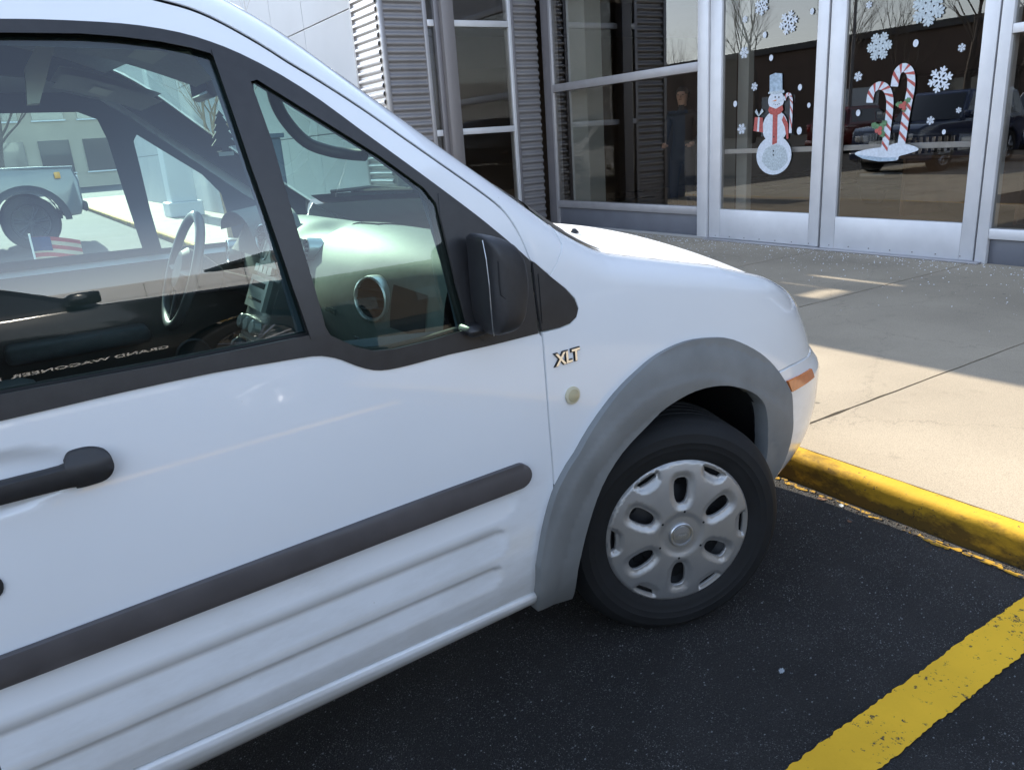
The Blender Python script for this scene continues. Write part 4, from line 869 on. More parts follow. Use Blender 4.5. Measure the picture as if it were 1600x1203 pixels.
stones('road_salt', 2600, lambda r_: (5.46 - min(3.4, .05 + .42 * abs(r_.gauss(0, 1)) ** 1.5), -1 + 9.3 * r_.random()), .130, .002, .008, M_salt, 5)
stones('gutter_grit', 700, lambda r_: (1.055 - abs(r_.gauss(0, .035)), -1.2 + 2.2 * r_.random()), .0005, .002, .007, mat('gutter_dirt', (.06, .042, .03), .9, noise=(40, .6)), 11)
# scuffed pale salt bloom near the doors
M_leaf = mat('dead_leaf', (.13, .065, .035), .8, noise=(50, .3)); M_leafp = mat('pale_flake', (.33, .36, .38), .7, noise=(60, .2))
def leaf(x, y, z, s_, a, m, name, label, cat, curl=.35):
    root = MB(); pts = [(1, 0), (.62, .28), (.7, .5), (.3, .42), (.05, .62), (-.12, .36), (-.5, .42), (-.42, .16), (-.9, .1), (-.9, -.06), (-.42, -.2), (-.52, -.45), (-.1, -.36), (.08, -.6), (.3, -.4), (.68, -.46), (.62, -.24)]
    vs = [(s_ * p_[0], s_ * p_[1], s_ * curl * (p_[0] ** 2 * .5 + p_[1] ** 2)) for p_ in pts] + [(0, 0, .0)]
    root.add(vs, [(i, (i + 1) % 17, 17) for i in range(17)])
    o_ = root.build(name, m, sm=80); o_.location = (x, y, z); o_.rotation_euler = (0, 0, a); return tag(o_, label, cat)
leaf(.083, -.292, .002, .014, .4, M_leafp, 'paint_flake', 'pale grey curled flake lying alone on the dark asphalt left of the yellow line', 'flake', .5)
leaf(1.015, .27, .002, .022, 2.1, M_leaf, 'dead_leaf', 'brown dead leaf against the kerb, nearer the bumper than the other leaf', 'leaf')
leaf(1.022, .19, .002, .016, .7, M_leafp, 'dead_leaf', 'pale curled leaf in the gutter beside a brown leaf', 'leaf')
leaf(.94, .10, .001, .014, 4.1, M_leaf, 'dead_leaf', 'small dark leaf on the asphalt a little away from the kerb', 'leaf')

# ================================================================= THE SHOWROOM BUILDING
M_alu = mat('silver_door_frame', (.58, .58, .60), .42, metal=.25, noise=(5, .05)); M_aluD = mat('dark_frame', (.19, .18, .19), .45, metal=.4, noise=(6, .06))
M_aluG = mat('grey_frame', (.33, .32, .33), .42, metal=.4, noise=(6, .06)); M_kick = mat('slate_panel', (.11, .115, .135), .5, noise=(4, .08)); M_corr = mat('corrugated_metal', (.27, .26, .265), .38, metal=.55, noise=(3, .06))
M_corr_lit = mat('lit_corrugated_metal', (.50, .49, .50), .28, metal=.8, noise=(3, .06)); M_post = mat('steel_post', (.20, .185, .185), .5, metal=.3)  # pier face repeats the cladding metal in a paler, shinier copy for its lit side
M_wp = mat('white_wall_panel', (.44, .45, .47), .5, spec=.3, noise=(1.5, .03)); M_room = mat('showroom_wall', (.13, .10, .08), .8, noise=(.5, .2)); M_floor = mat('showroom_floor', (.30, .25, .20), .25, noise=(1, .1))
G_shop = glassmat('shop_glass', (.66, .64, .60), 1.5, boost=2.2); M_int = mat('inner_frame', (.36, .38, .37), .6)
B = thing('dealership_building', 'grey and silver glass showroom front with corrugated metal piers and double doors behind the van', 'building')
XF = 5.5
def fbox(name, y0, y1, z0, z1, m, d0=.03, d1=.09, par=None, bev=.004):
    g = MB(); g.box(XF - d0, XF + d1, y0, y1, z0, z1, bev=bev); return g.build(name, m, par or B, sm=40)
def pane(y0, y1, z0, z1, par, x=XF + .005):
    g = MB(); g.add([(x, y0, z0), (x, y1, z0), (x, y1, z1), (x, y0, z1)], [(0, 1, 2, 3)]); return g.build('pane', G_shop, par)
HZ = 3.3
# big fixed window
w1 = fbox('window', 8.07, 8.115, .157, HZ, M_aluG); w1['label'] = 'wide fixed window left of the doors'
for a in ((5.284, 8.068, .400, .496, M_aluG), (5.284, 8.068, 1.985, 2.085, M_aluG), (5.284, 8.068, HZ - .09, HZ, M_aluG)): fbox('frame', *a, par=w1)
fbox('kick_panel', 5.284, 8.118, .157, .398, M_kick, -.004, .06, w1); pane(5.284, 8.07, .49, 2.0, w1); pane(5.284, 8.07, 2.08, HZ - .08, w1)
fbox('corner_frame', 8.12, 8.33, .13, HZ, M_aluD, .0, .12)
fbox('sill_kerb', 5.13, 8.4, .128, .156, mat('sill_concrete', (.28, .27, .26), .8), .05, .1)
fbox('mullion', 5.128, 5.282, .135, HZ, M_alu, .045, .1)
# door leaves
def door(y0, y1, gy0, gy1, gz0, lb, bot=.150):
    d = fbox('door', y0, gy0, bot, 2.93, M_alu, .020, .05); d['label'] = lb
    fbox('stile', gy1, y1, bot, 2.93, M_alu, .020, .05, d); fbox('bottom_rail', gy0 + .001, gy1 - .001, bot, gz0, M_alu, .0175, .045, d); fbox('top_rail', gy0 + .001, gy1 - .001, 2.83, 2.93, M_alu, .0175, .045, d)
    pane(gy0, gy1, gz0, 2.84, d, XF + .01)
    g = MB(); g.box(XF + .052, XF + .075, gy0, gy1, 1.08, 1.13, bev=.004); g.build('push_bar', M_alu, d)
    for zz in (.158,): 
        for i in range(7):
            g = MB(); y = y0 + (y1 - y0) * (i + .5) / 7; g.lathe([(.001, .021), (.006, .0215), (.007, .019)], 8, Matrix.Translation((XF, y, zz + .018)) @ Matrix.Rotation(R(-90), 4, 'Z')); g.build('screw', M_post, d)
    return d
door(3.632, 5.118, 3.752, 4.955, .478, 'left door leaf with the snowman on its glass')
door(2.084, 3.606, 2.203, 3.448, .458, 'right door leaf with the candy canes on its glass', .120)
fbox('threshold', 2.0, 5.14, .131, .147, M_aluG, .10, .1)
fbox('mullion', 1.972, 2.062, .09, HZ, M_alu, .035, .1)
fbox('gap_filler', 3.607, 3.631, .13, 2.93, M_gap, -.02, .03); fbox('gap_filler', 2.063, 2.083, .13, 2.93, M_gap, -.02, .03); fbox('gap_filler', 5.119, 5.127, .13, 2.93, M_gap, -.02, .03)
fbox('door_head', 2.063, 5.127, 2.94, HZ, M_alu)
yy = 1.971
for k in range(6):
    y1_, y0_ = yy, yy - 1.45; w2 = fbox('window', y0_ - .05, y0_, .12, HZ, M_alu)
    if k == 0: w2['label'] = 'narrow window right of the doors'
    fbox('frame', y0_ + .001, y1_, .340, .425, M_alu, par=w2); fbox('frame', y0_ + .001, y1_, 1.925, 1.995, M_alu, par=w2); fbox('frame', y0_ + .001, y1_, HZ - .08, HZ, M_alu, par=w2)
    fbox('kick_panel', y0_ + .001, y1_, .11, .339, M_kick, -.004, .06, w2); pane(y0_, y1_, .42, 1.93, w2); pane(y0_, y1_, 1.99, HZ - .07, w2); yy = y0_ - .05
g = MB(); g.box(XF - .02, XF + .3, -8, 8.33, HZ + .001, 6.0); g.build('fascia', M_aluD, B)
# side wall of the bay, facing -y, at y = 8.4
YB = 8.4
def bbox(name, x0, x1, z0, z1, m, d0=.03, d1=.09, par=None):
    g = MB(); g.box(x0, x1, YB - d0, YB + d1, z0, z1, bev=.004); return g.build(name, m, par or B, sm=40)
def corr(name, axis, a0, a1, c, z0, z1, m, par=None, per=.1, dep=.026, sgn=-1):
    g = MB(); nz_ = int((z1 - z0) / per * 10); vs = []
    for i in range(nz_ + 1):
        z = z0 + (z1 - z0) * i / nz_; ph = ((z - z0) / per) % 1.; d = dep * (sstep(ph / .22) if ph < .22 else 1 if ph < .5 else 1 - sstep((ph - .5) / .22) if ph < .72 else 0)
        for a in (a0, a1): vs.append((a, c + sgn * d, z) if axis == 'x' else (c + sgn * d, a, z))
    g.add(vs, [(2 * i, 2 * i + 1, 2 * i + 3, 2 * i + 2) for i in range(nz_)]); return g.build(name, m, par or B, sm=50)
corr('corrugated_cladding', 'x', 3.135, 3.68, YB + .01, .13, HZ + .2, M_corr); bbox('corner_trim', 3.075, 3.134, .13, HZ + .2, M_corr, .028, .05); bbox('edge_trim', 3.681, 3.735, .13, HZ + .2, M_aluG)
corr('corrugated_cladding', 'x', 5.08, 5.47, YB + .01, .13, HZ + .2, M_corr); bbox('edge_trim', 5.04, 5.079, .13, HZ + .2, M_aluD); 
bbox('post', 3.90, 4.075, .13, HZ + .2, M_post, .14, .02)
bbox('post_return', 3.83, 3.899, .13, HZ + .2, M_aluD, .06, .02)
w3 = bbox('bay_window', 4.985, 5.035, .25, HZ, M_alu); bbox('frame', 4.076, 4.984, .17, .25, M_alu, par=w3)
for z_ in (1.50, 2.865): bbox('frame', 4.076, 4.984, z_, z_ + .08, M_alu, par=w3); bbox('frame', 3.736, 3.829, z_, z_ + .08, M_alu, par=w3)
for x0, x1 in ((4.076, 4.985), (3.736, 3.83)):
    for z0, z1 in ((.25, 1.5), (1.58, 2.865), (2.945, HZ)):
        g = MB(); g.add([(x0, YB, z0), (x1, YB, z0), (x1, YB, z1), (x0, YB, z1)], [(0, 1, 2, 3)]); g.build('pane', G_shop, w3)
# street face of the bay: corrugated pier, then white panels
g = MB(); g.box(3.085, 3.2, YB + .06, 9.26, .13, 3.72); g.build('pier_core', M_post, B)
corr('corrugated_pier_face', 'y', YB + .06, 9.22, 3.078, .13, 3.72, M_corr_lit)
g = MB(); g.box(3.05, 3.09, 9.221, 9.27, .13, 3.72, bev=.004); g.build('edge_trim', M_corr, B)
g = MB(); g.box(3.14, 3.4, 9.28, 36, .0, 3.70); g.build('panel_backing', M_gap, B)
g = MB(); g.box(3.14, 3.4, 11.22, 36, 3.70, 4.8); g.build('panel_backing', M_gap, B)
yp = [9.275, 11.2, 12.78, 14.28, 15.8, 17.4, 19.0, 20.6, 22.2, 23.8, 25.4, 27, 28.6, 30.2, 31.8, 33.4, 35]
for a, b_ in zip(yp, yp[1:]):
    for z0, z1 in ((.13, 1.66), (1.66, 3.21), (3.21, 3.70 if b_ < 11.3 else 4.80)):
        g = MB(); g.box(3.08, 3.13, a + .007, b_ - .007, z0 + .007, z1 - .007, bev=.003); g.build('panel', M_wp, B)
# showroom shell
def shell(name, x0, x1, y0, y1, z0, z1, m): g = MB(); g.box(x0, x1, y0, y1, z0, z1); return g.build(name, m, B)
shell('showroom_floor', XF + .09, 17, -9, 8.4, .0, .128, M_floor); shell('bay_floor', 3.25, 17, 8.5, 12, .0, .13, M_floor)
shell('showroom_back_wall', 17, 17.2, -9, 12.2, .0, 6, M_room); shell('showroom_side_wall', XF + .3, 17, -9.2, -9, 0, 6, M_room); shell('bay_back_wall', 3.25, 17, 12, 12.2, .13, 3.24, M_room)
shell('upper_wall', 5.81, 16.95, 8.305, 8.56, 3.21, 5.95, M_room); shell('showroom_ceiling', XF + .3, 17, -9, 8.29, 4.0, 4.2, M_room); shell('bay_ceiling', 3.25, 17, 8.5, 12, 3.24, 3.30, M_room); shell('showroom_roof', XF, 17.2, -9, 8.3, 6.0, 6.2, M_aluD)
shell('interior_pilaster', 5.72, 6.0, 7.62, 8.02, .13, 3.98, M_int); shell('door_jamb', 5.72, 5.80, 4.78, 4.93, .13, 3.98, M_int); shell('door_jamb', 5.72, 5.80, 1.55, 1.72, .13, 3.98, M_int); shell('interior_column', 7.6, 7.9, 6.9, 7.2, .13, 4.0, M_int); shell('interior_column', 7.6, 7.9, 1.1, 1.4, .13, 4.0, M_int)
# unseen blocks added over the bay to shade the sidewalk; gaps pass sun patches
shell('shade_block', 2.29, 3.37, YB + .02, 9.25, 3.735, 8.0, M_corr); shell('shade_block_base', 2.29, 3.37, YB + .02, 9.25, 3.55, 3.73, M_aluD)
shell('shade_block', 3.372, 3.74, YB + .02, 9.25, 4.06, 8.0, M_corr); shell('shade_block', 3.742, 4.10, YB + .02, 9.25, HZ + .201, 8.0, M_corr); shell('shade_block', 4.102, 4.15, YB + .02, 9.25, 4.15, 8.0, M_corr); shell('shade_block', 4.152, 8.5, YB + .02, 9.25, HZ + .201, 8.0, M_corr)

# ---- stickers on the door glass
XG = XF - .002
M_snow = mat('sticker_white', (.52, .56, .62), .6, noise=(40, .12)); M_snow2 = mat('sticker_pale', (.38, .43, .46), .6, noise=(60, .25)); M_red = mat('sticker_red', (.36, .07, .06), .6, noise=(60, .3)); M_grn = mat('sticker_green', (.08, .17, .08), .6, noise=(60, .4)); M_gry = mat('sticker_shade', (.30, .38, .46), .6, noise=(30, .3)); M_blk = mat('sticker_black', (.03, .03, .035), .6); M_org = mat('sticker_orange', (.6, .2, .04), .6)
def flat(name, pts, m, par=None, dx=0., t=.0008):
    g = MB(); g.prism([(p_[0], p_[1]) for p_ in pts], 'x', XG - dx - t, XG - dx); return g.build(name, m, par)
def flake(y, z, r_, kind, label):
    if kind == 1:
        o_ = flat('window_sticker', [(y + r_ * .8 * math.cos(k * math.pi / 8), z + r_ * math.sin(k * math.pi / 8)) for k in range(16)], M_snow); return tag(o_, label, 'sticker', 'snow stickers on the door glass')
    g = MB(); w_ = r_ * .085
    def bar_(p, q, w0): 
        d = Vector((q[0] - p[0], q[1] - p[1])); d.normalize(); nx, ny = -d.y * w0, d.x * w0
        g.prism([(p[0] + nx, p[1] + ny), (q[0] + nx, q[1] + ny), (q[0] + d.x * w0, q[1] + d.y * w0), (q[0] - nx, q[1] - ny), (p[0] - nx, p[1] - ny)], 'x', XG - .0008 - len(g.f) * 2e-6, XG)
    a0 = r_ * 17
    for k in range(6):
        a = a0 + k * math.pi / 3; c, s_ = math.cos(a), math.sin(a); bar_((y + c * r_ * .08, z + s_ * r_ * .08), (y + c * r_ * .95, z + s_ * r_ * .95), w_)
        for f, l in ((.38, .28), (.64, .30)) if kind == 0 else ((.3, .3), (.5, .36), (.72, .28)):
            for sg in (1, -1):
                b2 = a + sg * .95; p = (y + c * r_ * f, z + s_ * r_ * f); bar_(p, (p[0] + math.cos(b2) * r_ * l, p[1] + math.sin(b2) * r_ * l), w_ * .9)
    if kind == 2:
        g.prism([(y + r_ * .3 * math.cos(k * math.pi / 3 + a0), z + r_ * .3 * math.sin(k * math.pi / 3 + a0)) for k in range(6)], 'x', XG - .001, XG)
    return tag(g.build('snowflake_sticker', M_snow if kind == 0 else M_snow2), label, 'sticker', 'snow stickers on the door glass')
FLAKES = [(4.443, 2.513, 0.089, 0), (4.105, 2.31, 0.111, 0), (4.655, 2.421, 0.036, 0), (4.392, 2.238, 0.03, 1), (4.655, 2.101, 0.062, 0), (4.302, 2.011, 0.03, 1), (4.507, 1.754, 0.044, 0), (4.764, 1.601, 0.032, 1), (4.668, 1.339, 0.059, 0), (3.937, 1.699, 0.03, 1), (3.923, 1.287, 0.037, 1), (3.835, 2.371, 0.028, 1), (2.68, 2.221, 0.149, 2), (3.107, 1.971, 0.122, 2), (3.236, 2.33, 0.032, 0), (2.767, 1.954, 0.031, 1), (2.366, 1.87, 0.034, 0), (3.3, 1.738, 0.044, 0), (2.523, 1.639, 0.108, 0), (3.276, 1.418, 0.029, 1), (2.575, 1.313, 0.037, 0), (2.34, 1.382, 0.025, 0), (2.448, 1.213, 0.021, 1), (3.823, 1.523, 0.024, 1)]
LB = ['white snowflake sticker cut by the top edge, above the snowman', 'largest white snowflake sticker on the snowman door, upper right of the snowman', 'small snowflake sticker at the top left of the snowman door', 'white dot sticker between the two upper snowflakes of the snowman door', 'middling snowflake sticker at the left edge of the glass, above the snowman', 'oval dot sticker straight above the snowman hat', 'small snowflake sticker just left of the snowman hat', 'dot sticker at the left edge, level with the snowman face', 'snowflake sticker left of the gift box, at the left glass edge', 'dot sticker right of the snowman hat', 'dot sticker right of the snowman, near his hip', 'faint dot sticker at the top right of the snowman door', 'huge pale glitter snowflake cut by the top edge of the candy cane door', 'large pale glitter snowflake up and left of the candy canes', 'small snowflake sticker at the top left of the candy cane door', 'round dot sticker between the glitter snowflakes', 'small snowflake sticker at the right edge of the candy cane door', 'small snowflake sticker at the left edge above the shorter candy cane', 'crisp large white snowflake right of the taller candy cane', 'dot sticker left of the shorter candy cane', 'small snowflake sticker below the crisp large one', 'tiny snowflake sticker lowest at the right of the candy cane door but one', 'tiny dot sticker, lowest of those right of the candy canes', 'small dot sticker right of the candy cane held by the snowman']
for (y, z, r_, k), lb in zip(FLAKES, LB): flake(y, z, r_, k, lb)
def ell(y, z, a, b_, n_=28, w_=0.): return [(y + a * math.cos(2 * math.pi * i / n_) * (1 + w_ * math.sin(5 * i)), z + b_ * math.sin(2 * math.pi * i / n_) * (1 + w_ * math.cos(7 * i))) for i in range(n_)]
SM = thing('snowman_sticker', 'snowman window sticker with top hat, red scarf, gift box and candy cane', 'sticker', (XG, 4.23, 1.4))
SM.location = (0, 0, 0)
flat('lower_body', ell(4.231, 1.055, .225, .196), M_snow, SM); flat('body_shade', ell(4.215, 1.035, .165, .13, 24, .05), M_snow2, SM, .001); flat('upper_body', ell(4.226, 1.335, .160, .160), M_snow, SM, .0012); flat('head', ell(4.221, 1.598, .100, .090), M_snow, SM, .002)
flat('hat', [(4.325, 1.672), (4.306, 1.69), (4.310, 1.845), (4.24, 1.862), (4.155, 1.848), (4.145, 1.69), (4.118, 1.676), (4.12, 1.664), (4.22, 1.656)], M_gry, SM, .003); flat('hat_brim', [(4.322, 1.668), (4.318, 1.686), (4.122, 1.690), (4.124, 1.670), (4.22, 1.660)], M_snow2, SM, .004)
flat('scarf', [(4.318, 1.51), (4.30, 1.545), (4.22, 1.515), (4.14, 1.548), (4.125, 1.50), (4.16, 1.465), (4.215, 1.448), (4.29, 1.468)], M_red, SM, .003); flat('scarf_tail', [(4.255, 1.47), (4.195, 1.46), (4.19, 1.18), (4.25, 1.16)], M_red, SM, .0035); flat('arm', [(4.12, 1.45), (4.06, 1.36), (4.05, 1.22), (4.07, 1.21), (4.10, 1.33), (4.14, 1.40)], M_red, SM, .002)
flat('gift_box', [(4.505, 1.31), (4.49, 1.45), (4.385, 1.44), (4.375, 1.29)], M_red, SM, .002); flat('ribbon', [(4.455, 1.302), (4.447, 1.447), (4.425, 1.445), (4.43, 1.30)], M_snow, SM, .003); flat('bow', [(4.44, 1.45), (4.49, 1.50), (4.47, 1.53), (4.435, 1.465), (4.40, 1.53), (4.375, 1.50)], M_snow2, SM, .003)
for q in ((4.232, 1.63), (4.185, 1.625)): flat('eye', ell(*q, .008, .010, 10), M_blk, SM, .004)
flat('nose', [(4.215, 1.605), (4.275, 1.592), (4.217, 1.590)], M_org, SM, .004)
for k in range(4): flat('mouth_dot', ell(4.245 - k * .022, 1.563 - .008 * math.sin(k), .005, .005, 8), M_blk, SM, .004)
for z_ in (1.24, 1.10, 1.06): flat('button', ell(4.232, z_ - .0, .009, .011, 10), M_blk, SM, .004)
def cane(name, path, w_, par, dx=.002):
    p = crs(path, 4); n_ = len(p); L_ = []; Rr = []
    for i in range(n_):
        a, b_ = p[max(0, i - 1)], p[min(n_ - 1, i + 1)]; d = Vector((b_[0] - a[0], b_[1] - a[1])); d.normalize(); L_.append((p[i][0] - d.y * w_, p[i][1] + d.x * w_)); Rr.append((p[i][0] + d.y * w_, p[i][1] - d.x * w_))
    base = flat(name, L_ + Rr[::-1], M_snow, par, dx)
    for i in range(1, n_ - 3, 3):
        flat('stripe', [L_[i], L_[i + 1], Rr[min(n_ - 1, i + 3)], Rr[min(n_ - 1, i + 2)]], M_red, base, dx + .001)
    return base
cane('cane', [(4.03, 1.27), (4.028, 1.45), (4.03, 1.568), (4.05, 1.635), (4.09, 1.640), (4.118, 1.59)], .016, SM)
CC = thing('candy_cane_sticker', 'two red striped candy canes with holly standing in snow, stuck on door glass', 'sticker', (0, 0, 0))
flat('snow_patch', crs([(3.285, 1.057), (3.159, 1.089), (2.98, 1.107), (2.859, 1.137), (2.705, 1.105), (2.660, 1.070), (2.777, 1.035), (2.836, 1.02), (2.860, .985), (3.034, .980), (3.199, 1.010)], 3, True), M_snow, CC, .0005)
flat('snow_shadow', [(3.28, 1.043), (3.15, 1.03), (3.0, 1.012), (2.86, 1.012), (2.86, .985), (3.034, .978), (3.199, 1.006)], M_gry, CC, .0012)
cane('cane', [(2.990, 1.050), (2.975, 1.16), (2.969, 1.273), (2.962, 1.40), (2.968, 1.52), (3.010, 1.610), (3.085, 1.640), (3.150, 1.595), (3.165, 1.500)], .034, CC)
cane('cane', [(2.822, 1.124), (2.812, 1.24), (2.803, 1.347), (2.790, 1.47), (2.775, 1.60), (2.790, 1.715), (2.850, 1.768), (2.912, 1.735), (2.932, 1.62)], .036, CC, .004)
def holly(y, z, s_, a0):
    for k, a in enumerate((a0, a0 + 1.9, a0 + 3.6)):
        pts = []
        for i in range(16):
            t = i / 16 * 2 * math.pi; rr_ = (1.0 + .22 * (1 if i % 2 else -1)); u_, v_ = s_ * (1 + math.cos(t)) * .75, s_ * .45 * math.sin(t) * rr_; pts.append((y + u_ * math.cos(a) - v_ * math.sin(a), z + u_ * math.sin(a) + v_ * math.cos(a)))
        flat('holly_leaf', pts, M_grn, CC, .007 + k * .001)
    for k in range(3): flat('berry', ell(y + .022 * math.cos(k * 2.1), z - .02 + .022 * math.sin(k * 2.1), .020, .020, 12), M_red, CC, .011 + k * .0008)
holly(3.045, 1.27, .062, .5); holly(2.83, 1.47, .050, 2.6)
# ================================================================= VEHICLES
M_letter = mat('bright_letter', (.8, .8, .8), .4, metal=.2); M_tint = mat('dark_car_glass', (.012, .014, .016), .04, coat=1.); M_lampr = mat('red_lamp', (.35, .01, .01), .15, coat=1.); M_lampw = mat('clear_lamp', (.7, .7, .7), .1, coat=1.)
M_alloy = mat('dark_alloy', (.30, .30, .31), .25, metal=.9)
def car(name, label, loc, rz, paint, L=5.4, W=2.05, H=1.92, hood=1.18, belt=1.24, gc=.28, rw=.42, wx=(1.72, -1.48), cab=(.85, .25, -2.35, -2.62), text=None, group=None, hoodx=None, pickup=False, boxy=False, trim=None, grille_m=None, flares=None, amber=False):
    """x forward, y left, origin on the ground under the middle; cab = windscreen base x, roof front x, roof rear x, tail x"""
    t = thing(name, label, 'car' if not pickup else 'truck', loc, rz, group); hw = W / 2; x0, x1 = -L / 2, L / 2
    def arch(xc, r):  return [(xc + r * math.cos(a), rw + r * math.sin(a)) for a in [math.pi - math.pi * i / 14 for i in range(15)]]
    ra = rw * 1.16; pts = [(x0 + .06, gc + .1)]
    for xc in sorted(wx): pts += [(xc - ra, gc)] + [q for q in arch(xc, ra) if q[1] > gc + .02] + [(xc + ra, gc)]
    fr = .05 if boxy else .22
    pts += [(x1 - .08, gc + .02), (x1, gc + .22), (x1, hood - .30), (x1 - .06, hood - .10), (x1 - fr, hood - .03), (x1 - .7, hood), (cab[0] + .05, belt - .0), (cab[3] + .1, belt), (x0 + .02, belt - .06), (x0, .6)]
    if pickup: pts = [q for q in pts]
    bm = bmesh.new(); n = len(pts); A = [bm.verts.new((p_[0], -hw, p_[1])) for p_ in pts]; Bv = [bm.verts.new((p_[0], hw, p_[1])) for p_ in pts]
    bm.faces.new(A); bm.faces.new(Bv[::-1])
    for i in range(n): bm.faces.new((A[i], Bv[i], Bv[(i + 1) % n], A[(i + 1) % n]))
    bmesh.ops.recalc_face_normals(bm, faces=bm.faces)
    side = [e for e in bm.edges if (e.verts[0].co.y == e.verts[1].co.y)]
    bmesh.ops.bevel(bm, geom=side, offset=.055, segments=3, affect='EDGES', profile=.6, clamp_overlap=True)
    # shoulder: pull the upper body in a little and give the flanks a crown
    for v in bm.verts:
        sgn = 1 if v.co.y > 0 else -1; f = abs(v.co.y) / hw
        v.co.y -= sgn * f * (.05 * max(0, (v.co.z - .85) / .5) + .05 * max(0, (.55 - v.co.z) / .3)); e = max(0, abs(v.co.x) - L / 2 + .55) / .55; v.co.y -= sgn * f * .16 * e * e
    me = bpy.data.meshes.new('body'); bm.to_mesh(me); bm.free(); body = link('body', me, paint, t); smooth(me, 28)
    # cabin
    wb, wt = hw - .06, hw - .24; c0, c1, c2, c3 = cab; z0, z1 = belt - .02, H
    ringb = [(c0, -wb), (c0 + .12, 0), (c0, wb), (c3, wb), (c3 - .02, 0), (c3, -wb)]; ringt = [(c1, -wt), (c1 + .08, 0), (c1, wt), (c2, wt), (c2, 0), (c2, -wt)]
    vs = [(x, y, z0) for x, y in ringb] + [(x, y, z1) for x, y in ringt]
    bm = bmesh.new(); V_ = [bm.verts.new(v) for v in vs]; bm.faces.new(V_[:6][::-1]); bm.faces.new(V_[6:])
    for i in range(6): bm.faces.new((V_[i], V_[(i + 1) % 6], V_[6 + (i + 1) % 6], V_[6 + i]))
    bmesh.ops.recalc_face_normals(bm, faces=bm.faces); bmesh.ops.bevel(bm, geom=[e for e in bm.edges if e.verts[0].co.z > z1 - .01 or e.verts[1].co.z > z1 - .01], offset=.07, segments=3, affect='EDGES')
    me = bpy.data.meshes.new('roof'); bm.to_mesh(me); bm.free(); rf = link('roof', me, paint, t); smooth(me, 40)
    def sidept(x, f, s_):   # f 0 belt .. 1 roof
        return (x, s_ * (wb + (wt - wb) * f + .004), z0 + (z1 - z0) * f)
    xs = [c0 - .12, (c0 * .45 + c3 * .55) + .45, c3 * .78 + .1, c3 + .18] if not pickup else [c0 - .12, (c0 + c3) / 2, c3 + .12]
    for s_ in (-1, 1):
        for k in range(len(xs) - 1):
            xa, xb = xs[k] - .03, xs[k + 1] + .03; top = .80
            def lean(x, f):
                fr_ = c0 + (c1 - c0) * f - .10; bk = c3 + (c2 - c3) * f + .10; return max(bk, min(fr_, x))
            g = MB(); q = [sidept(lean(xa, .1), .1, s_), sidept(lean(xb, .1), .1, s_), sidept(lean(xb, top), top, s_), sidept(lean(xa, top), top, s_)]
            g.add(q, [(0, 1, 2, 3)]); g.build('side_window', M_tint, t)
            g = MB(); xh = xb + .10; g.box(xh, xh + .20, s_ * (hw - .075) - .02, s_ * (hw - .075) + .045 * s_ + .02 * s_, belt - .20, belt - .16, bev=.008); g.build('door_handle', trim or paint, t)
            g = MB(); g.tube([(xb + .02, s_ * (hw - .002), gc + .25), (xb + .02, s_ * (hw + .0012), .8), (xb + .02, s_ * (hw - .028), belt - .02)], .004, 4); g.build('door_gap', M_gap, t)
    g = MB(); f = lambda i, j: (lambda fz: ((c0 + (c1 - c0) * fz) + .012 + .10 * (1 - (2 * j - 1) ** 2) * (1 - .3 * fz), (2 * j - 1) * ((wb + (wt - wb) * fz) - .09), z0 + (z1 - z0) * fz + .006))(.06 + .82 * i); g.grid(f, 6, 8); g.build('windscreen', M_tint, t, sm=60)
    g = MB(); g.add([(c3 - .03 + (c2 - c3) * .1, -(wb - .15), z0 + .1 * (z1 - z0)), (c3 - .03 + (c2 - c3) * .1, wb - .15, z0 + .1 * (z1 - z0)), (c3 - .03 + (c2 - c3) * .8, wt - .1, z0 + .8 * (z1 - z0)), (c3 - .03 + (c2 - c3) * .8, -(wt - .1), z0 + .8 * (z1 - z0))], [(0, 1, 2, 3)]); g.build('rear_window', M_tint, t)
    for s_ in (-1, 1):
        g = MB(); g.box(c0 - .22, c0 - .04, s_ * (hw + .02) - .09, s_ * (hw + .02) + .09, belt + .02, belt + .20, bev=.03); g.build('wing_mirror', paint, t, sm=50)
        g = MB(); g.box(x1 - .05, x1 + .012, s_ * (hw - .42) - .17, s_ * (hw - .42) + .17, hood - .34, hood - .20, bev=.02); g.build('headlight', M_lampw, t, sm=50)
        g = MB(); g.box(x0 - .012, x0 + .05, s_ * (hw - .22) - .08, s_ * (hw - .22) + .08, .85, 1.12, bev=.02); g.build('tail_light', M_lampr, t, sm=50)
        if amber: g = MB(); g.box(x1 - .40, x1 - .30, s_ * (hw + .012) - .02, s_ * (hw + .012) + .02, hood - .24, hood - .12, bev=.012); g.build('side_marker', mat('amber_glow', (.9, .42, .02), .3), t, sm=50)
    g = MB(); g.box(x1 - .04, x1 + .02, -hw + .62, hw - .62, hood - .46, hood - .16, bev=.015); gr = g.build('grille', M_gap, t)
    for k in range(9):
        g = MB(); y = -hw + .68 + (W - 1.36) * k / 8; g.box(x1 + .018, x1 + .032, y - .022, y + .022, hood - .44, hood - .18, bev=.006); g.build('grille_bar', grille_m or M_chrome, gr)
    g = MB(); g.box(x1 - .02, x1 + .07, -hw + .14, hw - .14, gc + .06, gc + .26, bev=.05); g.build('bumper', trim or paint, t, sm=50)
    g = MB(); g.box(x0 - .06, x0 + .03, -hw + .1, hw - .1, gc + .08, gc + .28, bev=.04); g.build('bumper', trim or paint, t, sm=50)
    g = MB(); g.box(x1 + .03, x1 + .036, -.16, .16, gc + .28, gc + .38); g.build('number_plate', mat('plate', (.5, .5, .5), .5), t)
    g = MB(); g.box(x0 + .4, x1 - .4, -hw + .28, hw - .28, gc - .04, gc + .1); g.build('chassis', M_gap, t)
